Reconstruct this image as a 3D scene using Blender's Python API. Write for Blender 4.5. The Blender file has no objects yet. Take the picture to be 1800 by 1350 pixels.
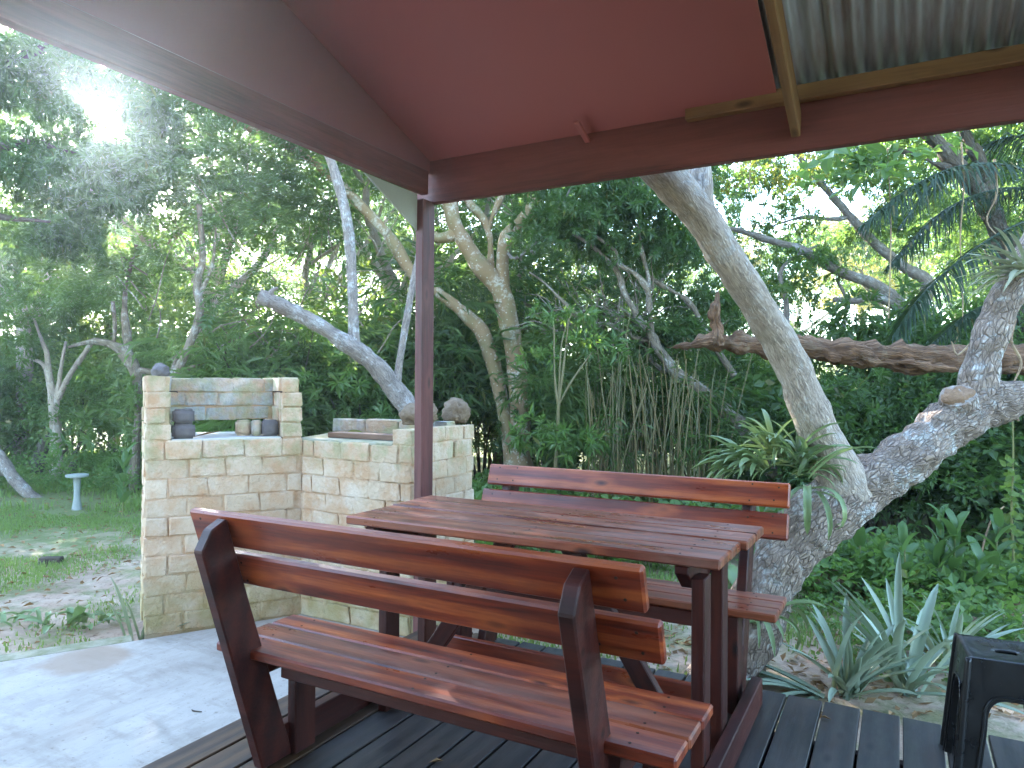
import bpy, bmesh, math, random
import numpy as np
from mathutils import Vector, Matrix

# ------------------------------------------------------------------ camera, sky, sun, exposure
scene = bpy.context.scene
COL = scene.collection
CAM_H = 1.38
FPX, YAW, PIT, ROL = 1257.0, 0.49783, 0.00479, 0.00657
F_ = np.array([-math.sin(YAW)*math.cos(PIT), math.cos(YAW)*math.cos(PIT), math.sin(PIT)])
R_ = np.cross(F_, [0, 0, 1]); R_ /= np.linalg.norm(R_); U_ = np.cross(R_, F_)
R_, U_ = math.cos(ROL)*R_ + math.sin(ROL)*U_, -math.sin(ROL)*R_ + math.cos(ROL)*U_
C_ = np.array([0, 0, CAM_H])
cd = bpy.data.cameras.new('camera'); cam = bpy.data.objects.new('camera', cd); COL.objects.link(cam)
cd.sensor_width = 36; cd.lens = 36*FPX/1800; cd.clip_start = 0.05; cd.clip_end = 1000
cam.matrix_world = Matrix(((R_[0], U_[0], -F_[0], C_[0]), (R_[1], U_[1], -F_[1], C_[1]), (R_[2], U_[2], -F_[2], C_[2]), (0, 0, 0, 1)))
scene.camera = cam

SUN_EL, SUN_AZ = math.radians(17.7), math.radians(-58.3)      # azimuth from +Y towards +X
SUN = np.array([math.sin(SUN_AZ)*math.cos(SUN_EL), math.cos(SUN_AZ)*math.cos(SUN_EL), math.sin(SUN_EL)])
world = bpy.data.worlds.new('World'); scene.world = world; world.use_nodes = True
wn = world.node_tree.nodes; wl = world.node_tree.links; wn.clear()
sky = wn.new('ShaderNodeTexSky'); sky.sky_type = 'NISHITA'; sky.sun_disc = False
sky.sun_elevation = SUN_EL; sky.sun_rotation = SUN_AZ; sky.air_density = 1.0; sky.dust_density = 0.4; sky.ozone_density = 1.7
bg = wn.new('ShaderNodeBackground'); bg.inputs['Strength'].default_value = 0.15
wo = wn.new('ShaderNodeOutputWorld'); wl.new(sky.outputs[0], bg.inputs[0]); wl.new(bg.outputs[0], wo.inputs[0])
sl = bpy.data.lights.new('sun', 'SUN'); sl.energy = 5.0; sl.angle = math.radians(0.5); sl.color = (1.0, 0.95, 0.87)
so = bpy.data.objects.new('sun', sl); COL.objects.link(so); so.location = (-8, 6, 9)
so.rotation_euler = Vector(tuple(SUN)).to_track_quat('Z', 'Y').to_euler()
scene.view_settings.view_transform = 'Standard'; scene.view_settings.look = 'None'
scene.view_settings.exposure = 3.9; scene.view_settings.gamma = 1.0; scene.view_settings.use_curve_mapping = False
scene.render.engine = 'CYCLES'
cy = scene.cycles
cy.use_denoising = True; cy.max_bounces = 8; cy.diffuse_bounces = 4; cy.glossy_bounces = 3; cy.transmission_bounces = 5
cy.transparent_max_bounces = 6; cy.sample_clamp_indirect = 8; cy.caustics_reflective = False; cy.caustics_refractive = False

# ------------------------------------------------------------------ placing from the survey of the photograph
def ray(x, y): return R_*(x-900)/FPX - U_*(y-675)/FPX + F_
def onz(x, y, z): d = ray(x, y); return C_ + d*(z-CAM_H)/d[2]
def ony(x, y, Y): d = ray(x, y); return C_ + d*Y/d[1]
def onx(x, y, X): d = ray(x, y); return C_ + d*X/d[0]
def ond(x, y, D): return C_ + ray(x, y)*D
RNG = np.random.default_rng(7)
random.seed(7)
GZ = -0.22          # ground level
SZ = -0.12          # concrete slab

def hsh(i, seed):
    n = (i[..., 0]*374761393 + i[..., 1]*668265263 + i[..., 2]*2147483647 + seed*974711) & 0xffffffff
    n = (n ^ (n >> 13))*1274126177 & 0xffffffff
    n = n ^ (n >> 16)
    return (n & 0xffff)/32768.0 - 1.0
def vnoise(P, seed=0):
    P = np.asarray(P, float); i = np.floor(P).astype(np.int64); f = P-i; f = f*f*(3-2*f); out = 0
    for a in (0, 1):
        for b in (0, 1):
            for c in (0, 1):
                w = (f[..., 0] if a else 1-f[..., 0])*(f[..., 1] if b else 1-f[..., 1])*(f[..., 2] if c else 1-f[..., 2])
                out = out + w*hsh(i+np.array([a, b, c]), seed)
    return out
def fbm(P, seed=0, o=3):
    P = np.asarray(P, float); s = 0; a = 1.0
    for k in range(o): s = s + a*vnoise(P*2**k, seed+k); a *= .5
    return s

# ------------------------------------------------------------------ objects
def put(name, mesh, mat=None, parent=None, loc=None):
    o = bpy.data.objects.new(name, mesh); COL.objects.link(o)
    if mat is not None:
        if len(mesh.materials) == 0: mesh.materials.append(mat)
    if parent is not None: o.parent = parent
    if loc is not None: o.location = tuple(loc)
    return o
def tag(o, label, cat, group=None):
    o['label'] = label; o['category'] = cat
    if group: o['group'] = group
    return o
def thing(name, label, cat, loc=(0, 0, 0), group=None):
    o = bpy.data.objects.new(name, None); COL.objects.link(o); o.location = tuple(loc); o.empty_display_size = .1
    return tag(o, label, cat, group)
def struct(o): o['kind'] = 'structure'; return o

class MB:
    """collects vertices / faces (numpy) and builds one mesh"""
    def __init__(s): s.V = []; s.F = []; s.UV = []; s.n = 0
    def add(s, V, F, UV=None):
        V = np.asarray(V, float); F = np.asarray(F, np.int64)
        s.V.append(V); s.F.append(F+s.n)
        s.UV.append(np.zeros((F.size, 2)) if UV is None else np.asarray(UV, float).reshape(-1, 2)); s.n += len(V)
        return s
    def mesh(s, name, smooth=True, uv=False, off=None):
        V = np.concatenate(s.V)
        if off is not None: V = V-np.asarray(off)
        me = bpy.data.meshes.new(name)
        me.vertices.add(len(V)); me.vertices.foreach_set('co', V.astype(np.float32).ravel())
        loops = np.concatenate([f.ravel() for f in s.F]); cnt = np.concatenate([np.full(len(f), f.shape[1]) for f in s.F])
        me.loops.add(len(loops)); me.loops.foreach_set('vertex_index', loops.astype(np.int32))
        me.polygons.add(len(cnt)); st = np.concatenate([[0], np.cumsum(cnt)[:-1]])
        me.polygons.foreach_set('loop_start', st.astype(np.int32)); me.polygons.foreach_set('loop_total', cnt.astype(np.int32))
        me.polygons.foreach_set('use_smooth', np.full(len(cnt), smooth))
        if uv:
            l = me.uv_layers.new(name='UVMap'); l.data.foreach_set('uv', np.concatenate(s.UV).astype(np.float32).ravel())
        me.update(calc_edges=True); me.validate(verbose=False)
        return me

def spline(P, n):
    """Catmull-Rom through the rows of P (any number of columns), n steps per span"""
    P = np.asarray(P, float); Q = np.vstack([2*P[0]-P[1], P, 2*P[-1]-P[-2]]); out = []
    for i in range(1, len(Q)-2):
        a, b, c, d = Q[i-1], Q[i], Q[i+1], Q[i+2]
        for t in np.linspace(0, 1, n, endpoint=False):
            out.append(.5*((2*b)+(c-a)*t+(2*a-5*b+4*c-d)*t*t+(3*b-a-3*c+d)*t**3))
    out.append(Q[-2]); return np.array(out)
def tube(mb, P, rad, seg=10, step=4, amp=0.0, freq=6.0, seed=0, cap=True, smooth=True):
    PR = np.hstack([np.asarray(P, float), np.asarray(rad, float)[:, None]])
    if smooth and len(PR) > 2: PR = spline(PR, step)
    P = PR[:, :3]; r = np.maximum(PR[:, 3], .0008); n = len(P)
    T = np.gradient(P, axis=0); T /= np.linalg.norm(T, axis=1)[:, None]+1e-9
    a = np.array([0, 0, 1.0]) if abs(T[0, 2]) < .9 else np.array([1.0, 0, 0])
    N = np.cross(T[0], a); N /= np.linalg.norm(N); Ns = []
    for k in range(n):
        N = N-T[k]*(N@T[k]); N /= np.linalg.norm(N)+1e-9; Ns.append(N)
    Ns = np.array(Ns); Bs = np.cross(T, Ns)
    th = np.linspace(0, 2*np.pi, seg, endpoint=False)
    D = Ns[:, None]*np.cos(th)[None, :, None]+Bs[:, None]*np.sin(th)[None, :, None]
    V = P[:, None]+D*r[:, None, None]
    if amp > 0:
        V = V+D*(fbm(V*freq, seed, 3)*amp)[..., None]*np.minimum(1, r/.03)[:, None, None]
    idx = np.arange(n*seg).reshape(n, seg); nx = np.roll(idx, -1, axis=1)
    F = np.stack([idx[:-1], nx[:-1], nx[1:], idx[1:]], -1).reshape(-1, 4)
    L = np.concatenate([[0], np.cumsum(np.linalg.norm(np.diff(P, axis=0), axis=1))]); ru = max(r.mean(), .01)
    u0 = (th*ru)[None].repeat(n, 0); u1 = ((th+2*np.pi/seg)*ru)[None].repeat(n, 0); v = L[:, None].repeat(seg, 1)
    uv = np.stack([np.stack([u0[:-1], v[:-1]], -1), np.stack([u1[:-1], v[:-1]], -1), np.stack([u1[1:], v[1:]], -1), np.stack([u0[1:], v[1:]], -1)], 2).reshape(-1, 2)
    V = V.reshape(-1, 3)
    mb.add(V, F, uv)
    if cap:
        for k, e in ((0, idx[0][::-1]), (n-1, idx[-1])):
            W = np.vstack([V[e], P[k]]); m = seg
            mb.add(W, [[i, (i+1) % m, m] for i in range(m)])
    return P
def wire(pts):                                   # (px, py, distance, width in px) -> points, radii
    P = np.array([ond(p[0], p[1], p[2]) for p in pts]); r = np.array([p[3]*p[2]/FPX/2 for p in pts])
    return P, r

def box_mesh(name, sx, sy, sz, bev=.004, segs=1, jit=0, cut=0):
    bm = bmesh.new(); bmesh.ops.create_cube(bm, size=1)
    for v in bm.verts: v.co = (v.co.x*sx, v.co.y*sy, v.co.z*sz)
    if bev > 0: bmesh.ops.bevel(bm, geom=list(bm.edges), offset=bev, segments=segs, affect='EDGES', profile=.6)
    if cut: bmesh.ops.subdivide_edges(bm, edges=[e for e in bm.edges if e.calc_length() > .5*max(sx, sy, sz)], cuts=cut)
    if jit:
        for v in bm.verts: v.co += Vector((random.uniform(-jit, jit), random.uniform(-jit, jit), random.uniform(-jit, jit)))
    me = bpy.data.meshes.new(name); bm.to_mesh(me); bm.free(); return me
def prism_mesh(name, poly, axis, a, b, bev=.003):
    """polygon extruded along an axis ('x': poly in y,z; 'y': poly in x,z; 'z': poly in x,y)"""
    bm = bmesh.new(); f = lambda p, w: {'x': (w, p[0], p[1]), 'y': (p[0], w, p[1]), 'z': (p[0], p[1], w)}[axis]
    A = [bm.verts.new(f(p, a)) for p in poly]; B = [bm.verts.new(f(p, b)) for p in poly]; n = len(poly)
    bm.faces.new(A); bm.faces.new(B[::-1])
    for i in range(n): bm.faces.new((A[i], B[i], B[(i+1) % n], A[(i+1) % n]))
    bmesh.ops.recalc_face_normals(bm, faces=bm.faces)
    if bev: bmesh.ops.bevel(bm, geom=list(bm.edges), offset=bev, segments=1, affect='EDGES')
    me = bpy.data.meshes.new(name); bm.to_mesh(me); bm.free(); return me
def plank(name, parent, c, size, mat, ex=(1, 0, 0), ey=None, bev=.004, jit=0, cut=0):
    """box whose own x axis (the grain) runs along ex; size = length, width, thickness"""
    ex = Vector(ex).normalized()
    ey = Vector(ey).normalized() if ey is not None else (Vector((0, 0, 1)).cross(ex).normalized() if abs(ex.z) < .9 else Vector((0, 1, 0)))
    ez = ex.cross(ey).normalized(); ey = ez.cross(ex)
    o = put(name, box_mesh(name, *size, bev=bev, jit=jit, cut=cut), mat, parent)
    o.matrix_local = Matrix(((ex.x, ey.x, ez.x, c[0]), (ex.y, ey.y, ez.y, c[1]), (ex.z, ey.z, ez.z, c[2]), (0, 0, 0, 1)))
    return o

# ------------------------------------------------------------------ materials
class Mat:
    def __init__(s, name, rough=.6, spec=.5):
        s.m = bpy.data.materials.new(name); s.m.use_nodes = True; s.t = s.m.node_tree; s.t.nodes.clear()
        s.out = s.t.nodes.new('ShaderNodeOutputMaterial'); s.b = s.n('ShaderNodeBsdfPrincipled')
        s.t.links.new(s.b.outputs[0], s.out.inputs[0]); s.set('Roughness', rough); s.set('Specular IOR Level', spec)
    def n(s, t, **kw):
        n = s.t.nodes.new(t)
        for k, v in kw.items(): setattr(n, k, v)
        return n
    def lk(s, a, b): s.t.links.new(a, b)
    def inp(s, n, key, v):
        if hasattr(v, 'is_output') or isinstance(v, bpy.types.NodeSocket): s.lk(v, n.inputs[key])
        else: n.inputs[key].default_value = v
    def set(s, key, v): s.inp(s.b, key, v)
    def coord(s, kind='Object', scale=(1, 1, 1), rnd=0.0):
        if kind == 'World': c = s.n('ShaderNodeNewGeometry').outputs['Position']
        else: c = s.n('ShaderNodeTexCoord').outputs[kind]
        mp = s.n('ShaderNodeMapping'); s.lk(c, mp.inputs[0]); mp.inputs['Scale'].default_value = scale
        if rnd:
            r = s.rand(); m = s.n('ShaderNodeVectorMath', operation='SCALE'); m.inputs[0].default_value = (37, 19, 53); s.lk(r, m.inputs['Scale']); s.lk(m.outputs[0], mp.inputs['Location'])
        return mp.outputs[0]
    def rand(s): return s.n('ShaderNodeObjectInfo').outputs['Random']
    def island(s): return s.n('ShaderNodeNewGeometry').outputs['Random Per Island']
    def noise(s, c, scale=5, detail=4, rough=.55, dist=0.0):
        n = s.n('ShaderNodeTexNoise'); s.lk(c, n.inputs['Vector']); n.inputs['Scale'].default_value = scale; n.inputs['Detail'].default_value = detail
        n.inputs['Roughness'].default_value = rough; n.inputs['Distortion'].default_value = dist; return n.outputs[0]
    def vor(s, c, scale=5, feature='F1', out='Distance', rand=1.0):
        n = s.n('ShaderNodeTexVoronoi', feature=feature); s.lk(c, n.inputs['Vector']); n.inputs['Scale'].default_value = scale
        n.inputs['Randomness'].default_value = rand; return n.outputs[out]
    def ramp(s, v, *stops):
        r = s.n('ShaderNodeValToRGB'); s.inp(r, 0, v); e = r.color_ramp.elements
        while len(e) < len(stops): e.new(.5)
        for k, (p, c) in enumerate(stops):
            e[k].position = p; e[k].color = (c, c, c, 1) if isinstance(c, (int, float)) else (*c, 1)
        return r.outputs[0]
    def mix(s, f, a, b, mode='MIX'):
        n = s.n('ShaderNodeMix', data_type='RGBA', blend_type=mode); s.inp(n, 0, f)
        for k, v in ((6, a), (7, b)): s.inp(n, k, (*v, 1) if isinstance(v, tuple) and len(v) == 3 else v)
        return n.outputs[2]
    def math(s, op, a, b=0.0):
        n = s.n('ShaderNodeMath', operation=op); s.inp(n, 0, a); s.inp(n, 1, b); return n.outputs[0]
    def sep(s, c): n = s.n('ShaderNodeSeparateXYZ'); s.lk(c, n.inputs[0]); return n.outputs
    def bump(s, h, strength=.5, dist=.01, prev=None):
        n = s.n('ShaderNodeBump'); s.lk(h, n.inputs['Height']); n.inputs['Strength'].default_value = strength; n.inputs['Distance'].default_value = dist
        if prev is not None: s.lk(prev, n.inputs['Normal'])
        s.lk(n.outputs[0], s.b.inputs['Normal']); return n.outputs[0]

def wood(name, dark, mid, lite, rough=.42, worn=(.2, .12, .1), worn_amt=.35, knots=True, spec=.5, coat=0.0):
    m = Mat(name, rough, spec)
    c = m.coord('Object', (.55, 5, 5), rnd=1.0)
    w = m.noise(m.coord('Object', (1.1, 11, 11), rnd=1.0), 1.8, 4, .6, .8)
    rings = m.n('ShaderNodeTexWave', wave_type='BANDS', bands_direction='Y'); m.lk(c, rings.inputs[0])
    rings.inputs['Scale'].default_value = .8; rings.inputs['Distortion'].default_value = 9.0; rings.inputs['Detail'].default_value = 2.0; rings.inputs['Detail Scale'].default_value = .5; rings.inputs['Detail Roughness'].default_value = .6
    fine = m.noise(m.coord('Object', (5, 110, 110), rnd=1.0), 1.0, 3)
    v = m.math('ADD', m.math('MULTIPLY', rings.outputs[1], .32), m.math('MULTIPLY', w, .74))
    v = m.math('ADD', v, m.math('MULTIPLY', m.math('SUBTRACT', fine, .5), .55))
    col = m.ramp(v, (.22, dark), (.5, mid), (.82, lite))
    if knots:
        kd = m.vor(m.coord('Object', (3.2, 8, 8), rnd=1.0), 1.0)
        col = m.mix(m.ramp(kd, (.05, 1.0), (.16, 0.0)), m.mix(m.math('MULTIPLY', m.ramp(kd, (.16, 1.0), (.34, 0.0)), .6), col, lite), tuple(x*.35 for x in dark))
    patch = m.noise(m.coord('Object', (1.2, 4, 4), rnd=1.0), 2.4, 5, .62)
    col = m.mix(m.math('MULTIPLY', m.ramp(patch, (.48, 0.0), (.68, 1.0)), worn_amt), col, worn)
    r = m.rand(); col = m.mix(m.math('MULTIPLY', r, .35), col, tuple(x*.5 for x in mid))
    m.set('Base Color', col)
    m.set('Roughness', m.ramp(patch, (.3, rough-.08), (.7, min(1, rough+.22))))
    if coat: m.set('Coat Weight', coat); m.set('Coat Roughness', .25)
    m.bump(m.math('ADD', v, m.math('MULTIPLY', fine, .4)), .22, .004)
    return m.m

M = {}
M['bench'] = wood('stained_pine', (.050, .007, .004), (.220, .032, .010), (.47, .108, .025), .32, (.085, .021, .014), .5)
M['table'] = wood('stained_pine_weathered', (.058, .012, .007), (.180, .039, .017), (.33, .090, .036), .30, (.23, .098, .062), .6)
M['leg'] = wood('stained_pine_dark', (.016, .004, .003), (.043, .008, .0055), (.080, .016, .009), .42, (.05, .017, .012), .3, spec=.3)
M['post'] = wood('red_brown_post', (.05, .013, .012), (.115, .030, .026), (.19, .058, .046), .5, (.15, .06, .05), .3)
M['beam'] = wood('red_brown_beam', (.075, .020, .016), (.15, .040, .032), (.20, .055, .044), .5, (.15, .045, .037), .3, knots=False)
M['deck'] = wood('deck_board', (.014, .012, .012), (.030, .024, .022), (.050, .038, .032), .42, (.10, .055, .028), .38)
M['deck_worn'] = wood('deck_board_worn', (.03, .018, .012), (.075, .038, .018), (.14, .07, .030), .48, (.05, .03, .02), .5)
M['purlin'] = wood('raw_pine', (.17, .075, .028), (.26, .13, .05), (.32, .17, .07), .6, (.2, .1, .05), .2)
M['shelf'] = wood('brown_shelf_plank', (.10, .05, .03), (.22, .12, .075), (.34, .20, .13), .7, (.2, .12, .09), .4)
M['oldwood'] = wood('grey_plank', (.12, .07, .04), (.28, .18, .10), (.42, .30, .17), .75, (.3, .25, .18), .4)

m = Mat('flare_veil_panel', .55, .35); c = m.coord('Object')
m.set('Base Color', m.mix(m.noise(c, 1.2, 3), (.42, .132, .114), (.37, .112, .098))); m.bump(m.noise(m.coord('Object', (40, 6, 6)), 3, 3), .08, .002); M['flare_red'] = m.m  # red veil of lens flare put into the colour

m = Mat('gable_paint', .6, .35); m.set('Base Color', m.mix(m.noise(m.coord('Object', (6, 1, 1)), 2, 4), (.21, .072, .066), (.17, .056, .052))); M['gable'] = m.m
m = Mat('galvanised_iron', .45, .5); c = m.coord('Object', (1, 1, 1)); g = m.noise(m.coord('Object', (9, 1.2, 1)), 3, 5, .6)
m.set('Base Color', m.mix(m.ramp(g, (.4, 0.0), (.75, 1.0)), (.44, .45, .44), (.30, .24, .21))); m.set('Metallic', .55); m.set('Roughness', m.ramp(g, (.3, .28), (.8, .55)))
m.bump(m.noise(c, 60, 3), .1, .002); M['iron'] = m.m
m = Mat('fibre_cement', .85, .3); m.set('Base Color', m.mix(m.noise(m.coord('Object'), 6, 4), (.40, .41, .37), (.30, .31, .27))); M['fibre'] = m.m

def brickmat(name, a, b, moss=1.0):
    m = Mat(name, .95, .15); w = m.coord('World'); o = m.coord('Object', (1, 1, 1), rnd=1.0)
    col = m.mix(m.rand(), a, b)
    col = m.mix(m.math('MULTIPLY', m.ramp(m.noise(w, 7, 5, .6), (.42, 0.0), (.62, 1.0)), .8), col, (.56, .335, .19))
    col = m.mix(m.math('MULTIPLY', m.ramp(m.noise(w, 4.2, 5, .7), (.5, 0.0), (.68, 1.0)), .6), col, (.74, .63, .51))
    z = m.sep(w)[2]
    low = m.math('MULTIPLY', m.ramp(z, (.0, 1.0), (.36, 0.0)), m.ramp(m.noise(w, 6, 4), (.3, .35), (.6, 1.0)))
    col = m.mix(m.math('MULTIPLY', low, .75*moss), col, (.30, .25, .09))
    lich = m.math('MULTIPLY', m.ramp(z, (.78, 0.0), (1.0, 1.0)), m.ramp(m.noise(w, 9, 5, .65), (.45, 0.0), (.62, 1.0)))
    col = m.mix(m.math('MULTIPLY', lich, .6*moss), col, (.33, .33, .16))
    dirt = m.ramp(m.noise(w, 38, 3, .7), (.60, 0.0), (.74, 1.0))
    col = m.mix(m.math('MULTIPLY', dirt, .25), col, (.16, .12, .09))
    m.set('Base Color', col)
    n1 = m.bump(m.noise(w, 120, 4, .7), .55, .004); m.bump(m.noise(w, 24, 5, .65), .9, .022, n1)
    return m.m
M['brick'] = brickmat('washed_cement_brick', (.68, .52, .37), (.58, .43, .295))
M['brick2'] = brickmat('grey_lichen_brick', (.42, .42, .38), (.36, .34, .33))
M['mortar'] = brickmat('sandy_mortar', (.62, .43, .275), (.56, .38, .24))
m = Mat('sooty_brick', .95, .15); w = m.coord('World'); m.set('Base Color', m.mix(m.noise(w, 30, 4, .7), (.10, .09, .09), (.21, .185, .18))); m.bump(m.noise(w, 130, 4, .7), .7, .005); M['soot'] = m.m
m = Mat('pale_cement', .9, .2); w = m.coord('World'); m.set('Base Color', m.mix(m.noise(w, 18, 5), (.62, .58, .52), (.45, .42, .36))); m.bump(m.noise(w, 60, 4), .4, .006); M['cement'] = m.m

m = Mat('concrete', .88, .25); w = m.coord('World')
col = m.mix(m.ramp(m.noise(w, 1.3, 6, .62), (.35, 0.0), (.7, 1.0)), (.49, .435, .375), (.36, .315, .265))
col = m.mix(m.math('MULTIPLY', m.ramp(m.noise(m.coord('World', (1, 2.4, 1)), 2.6, 6, .7), (.50, 0.0), (.68, 1.0)), .75), col, (.27, .225, .18))
col = m.mix(m.math('MULTIPLY', m.ramp(m.noise(w, 34, 4, .7), (.60, 0.0), (.70, 1.0)), .7), col, (.20, .16, .125))
trw = m.noise(m.coord('World', (3.2, .9, 1)), 3.4, 6, .72); col = m.mix(m.math('MULTIPLY', m.ramp(trw, (.46, 0.0), (.62, 1.0)), .45), col, (.30, .255, .21))
st = m.n('ShaderNodeVectorMath', operation='DISTANCE'); m.lk(w, st.inputs[0]); st.inputs[1].default_value = tuple(onz(150, 1160, SZ)); ring = m.math('ADD', st.outputs['Value'], m.math('MULTIPLY', m.math('SUBTRACT', m.noise(w, 5, 4), .5), .25))
col = m.mix(m.ramp(ring, (.16, .75), (.24, 0.0)), col, (.33, .235, .165))
m.set('Base Color', col); n1 = m.bump(m.noise(w, 180, 3), .25, .003); m.bump(m.noise(w, 9, 5), .25, .01, n1); M['concrete'] = m.m
m = Mat('mossy_concrete', .95, .15); w = m.coord('World'); m.set('Base Color', m.mix(m.ramp(m.noise(w, 8, 5, .65), (.4, 0.0), (.65, 1.0)), (.36, .33, .24), (.20, .20, .10))); m.bump(m.noise(w, 50, 4), .6, .008); M['mossconc'] = m.m

m = Mat('soil', .95, .15); w = m.coord('World')
col = m.mix(m.ramp(m.noise(w, 2.2, 6, .65), (.4, 0.0), (.64, 1.0)), (.43, .29, .205), (.55, .41, .305))
col = m.mix(m.ramp(m.noise(w, 17, 5, .7), (.55, 0.0), (.7, 1.0)), col, (.20, .12, .08))
yy = m.sep(w)
dist = m.n('ShaderNodeVectorMath', operation='LENGTH'); m.lk(w, dist.inputs[0])
gr = m.math('ADD', m.math('MULTIPLY', m.ramp(m.noise(w, 2.3, 6, .7), (.46, 0.0), (.6, 1.0)), .75), m.ramp(m.math('MULTIPLY', dist.outputs['Value'], .1), (.72, 0.0), (1.0, 1.0)))
gr.node.use_clamp = True
col = m.mix(m.math('MULTIPLY', gr, .8), col, m.mix(m.noise(w, 30, 4, .7), (.08, .13, .03), (.15, .21, .06)))
m.set('Base Color', col); n1 = m.bump(m.noise(w, 70, 4, .7), .8, .01); m.bump(m.noise(w, 11, 5), .7, .03, n1); M['soil'] = m.m

def bark(name, a, b, lich, su=26, sv=9, crack=(.035, .025, .02), lich_amt=.6, depth=.012, under=None, smoothbark=False, rings=False, plates=.45):
    m = Mat(name, .92, .2); uv = m.coord('UV'); w = m.coord('World')
    wv = m.n('ShaderNodeVectorMath', operation='ADD'); m.lk(uv, wv.inputs[0])
    nz = m.n('ShaderNodeTexNoise'); m.lk(w, nz.inputs['Vector']); nz.inputs['Scale'].default_value = 16; nz.inputs['Detail'].default_value = 3
    sc = m.n('ShaderNodeVectorMath', operation='SCALE'); m.lk(nz.outputs[1], sc.inputs[0]); sc.inputs['Scale'].default_value = .022; m.lk(sc.outputs[0], wv.inputs[1])
    mp = m.n('ShaderNodeMapping'); m.lk(wv.outputs[0], mp.inputs[0]); mp.inputs['Scale'].default_value = (su, sv, 1)
    vd = m.vor(mp.outputs[0], 1.0, 'DISTANCE_TO_EDGE'); cell = m.vor(mp.outputs[0], 1.0, 'F1', 'Color')
    col = m.mix(m.noise(w, 6, 5, .65), a, b)
    if not smoothbark: col = m.mix(.16, col, m.mix(m.sep(cell)[0], tuple(x*.72 for x in a), tuple(min(1, x*1.25) for x in b)))
    l = m.ramp(m.noise(w, 5.5, 6, .7), (.50, 0.0), (.60, 1.0)); l2 = m.ramp(m.noise(w, 26, 4, .7), (.42, 0.0), (.58, 1.0))
    col = m.mix(m.math('MULTIPLY', m.math('MULTIPLY', l, l2), lich_amt), col, lich)
    if smoothbark:
        sp = m.vor(w, 17, 'F1'); col = m.mix(m.math('MULTIPLY', m.ramp(sp, (.13, 1.0), (.2, 0.0)), lich_amt), col, lich)
        grn = m.ramp(m.noise(w, 3.1, 4), (.45, 0.0), (.65, 1.0)); col = m.mix(m.math('MULTIPLY', grn, .45), col, (.13, .14, .06))
    mp2 = m.n('ShaderNodeMapping'); m.lk(wv.outputs[0], mp2.inputs[0]); mp2.inputs['Scale'].default_value = (su*.62, sv*.36, 1)
    rn = m.noise(mp2.outputs[0], 1.0, 4, .55, 1.2); ridge = m.math('ABSOLUTE', m.math('SUBTRACT', rn, .5)); ridge = m.ramp(ridge, (.0, 1.0), (.075, 0.0))
    cr = m.math('MAXIMUM', m.math('MULTIPLY', m.ramp(vd, (.0, 1.0), (.09 if smoothbark else .16, 0.0)), plates), m.math('MULTIPLY', ridge, 1.15-plates*.6))
    col = m.mix(m.math('MULTIPLY', m.math('MULTIPLY', cr, m.ramp(m.noise(w, 13, 4, .65), (.35, .25), (.6, 1.0))), .0 if smoothbark else .75), col, crack)
    m.set('Base Color', col)
    n1 = m.bump(m.noise(w, 90, 4, .7), .4, .004)
    m.bump(m.noise(m.coord('World', (3, 3, 11)), 1.0, 5, .6) if smoothbark else m.math('SUBTRACT', m.math('MULTIPLY', m.noise(mp2.outputs[0], 1.7, 5, .6, .6), 1.1), cr), .45 if smoothbark else .9, depth, n1)
    return m.m
M['bark_near'] = bark('flaking_grey_bark', (.29, .20, .145), (.44, .355, .29), (.72, .71, .67), 42, 17, lich_amt=.9, depth=.016, crack=(.06, .042, .032), plates=.95)
M['bark_limb'] = bark('fissured_pale_bark', (.43, .33, .25), (.58, .48, .39), (.72, .69, .64), 75, 19, lich_amt=.55, depth=.009, crack=(.10, .07, .052))
M['bark_smooth'] = bark('smooth_tan_bark', (.185, .118, .060), (.275, .180, .095), (.50, .47, .40), 6, 3, lich_amt=.75, smoothbark=True, depth=.006)
M['bark_grey'] = bark('speckled_grey_bark', (.25, .20, .165), (.36, .30, .255), (.60, .59, .56), 60, 22, lich_amt=.8, depth=.008)
M['bark_dark'] = bark('dark_forest_bark', (.075, .058, .042), (.14, .11, .08), (.33, .32, .28), 24, 8, lich_amt=.4, depth=.01)
M['bark_brown'] = bark('tan_forest_bark', (.17, .13, .085), (.27, .21, .15), (.52, .50, .45), 40, 12, lich_amt=.7, depth=.008)
M['bark_dead'] = bark('stringy_dead_bark', (.17, .085, .045), (.27, .15, .085), (.36, .28, .18), 60, 5, lich_amt=.35, depth=.014)
m = Mat('raw_cut_wood', .9, .2); w = m.coord('World'); m.set('Base Color', m.mix(m.noise(w, 42, 5, .75), (.12, .055, .028), (.48, .31, .19))); m.bump(m.noise(w, 60, 4, .7), 1.0, .01); M['cut'] = m.m

def leafmat(name, a, b, trans, rough=.45, tw=.45, spec=.4):
    m = Mat(name, rough, spec); i = m.island(); big = m.noise(m.coord('World'), .55, 3)
    col = m.mix(i, a, b); old = m.ramp(m.math('FRACT', m.math('MULTIPLY', i, 17.3)), (.965, 0.0), (.975, 1.0)); col = m.mix(m.math('MULTIPLY', old, .7), col, (.17, .12, .03))
    m.set('Base Color', col)
    t = m.n('ShaderNodeBsdfTranslucent'); m.inp(t, 0, m.mix(i, trans, tuple(x*.62 for x in trans)))
    mx = m.n('ShaderNodeMixShader'); mx.inputs[0].default_value = tw; m.lk(m.b.outputs[0], mx.inputs[1]); m.lk(t.outputs[0], mx.inputs[2]); m.lk(mx.outputs[0], m.out.inputs[0])
    return m.m
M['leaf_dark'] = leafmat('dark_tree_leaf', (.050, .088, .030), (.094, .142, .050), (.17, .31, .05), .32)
M['leaf_mid'] = leafmat('mid_tree_leaf', (.068, .120, .034), (.118, .182, .056), (.26, .42, .07), .32)
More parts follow.
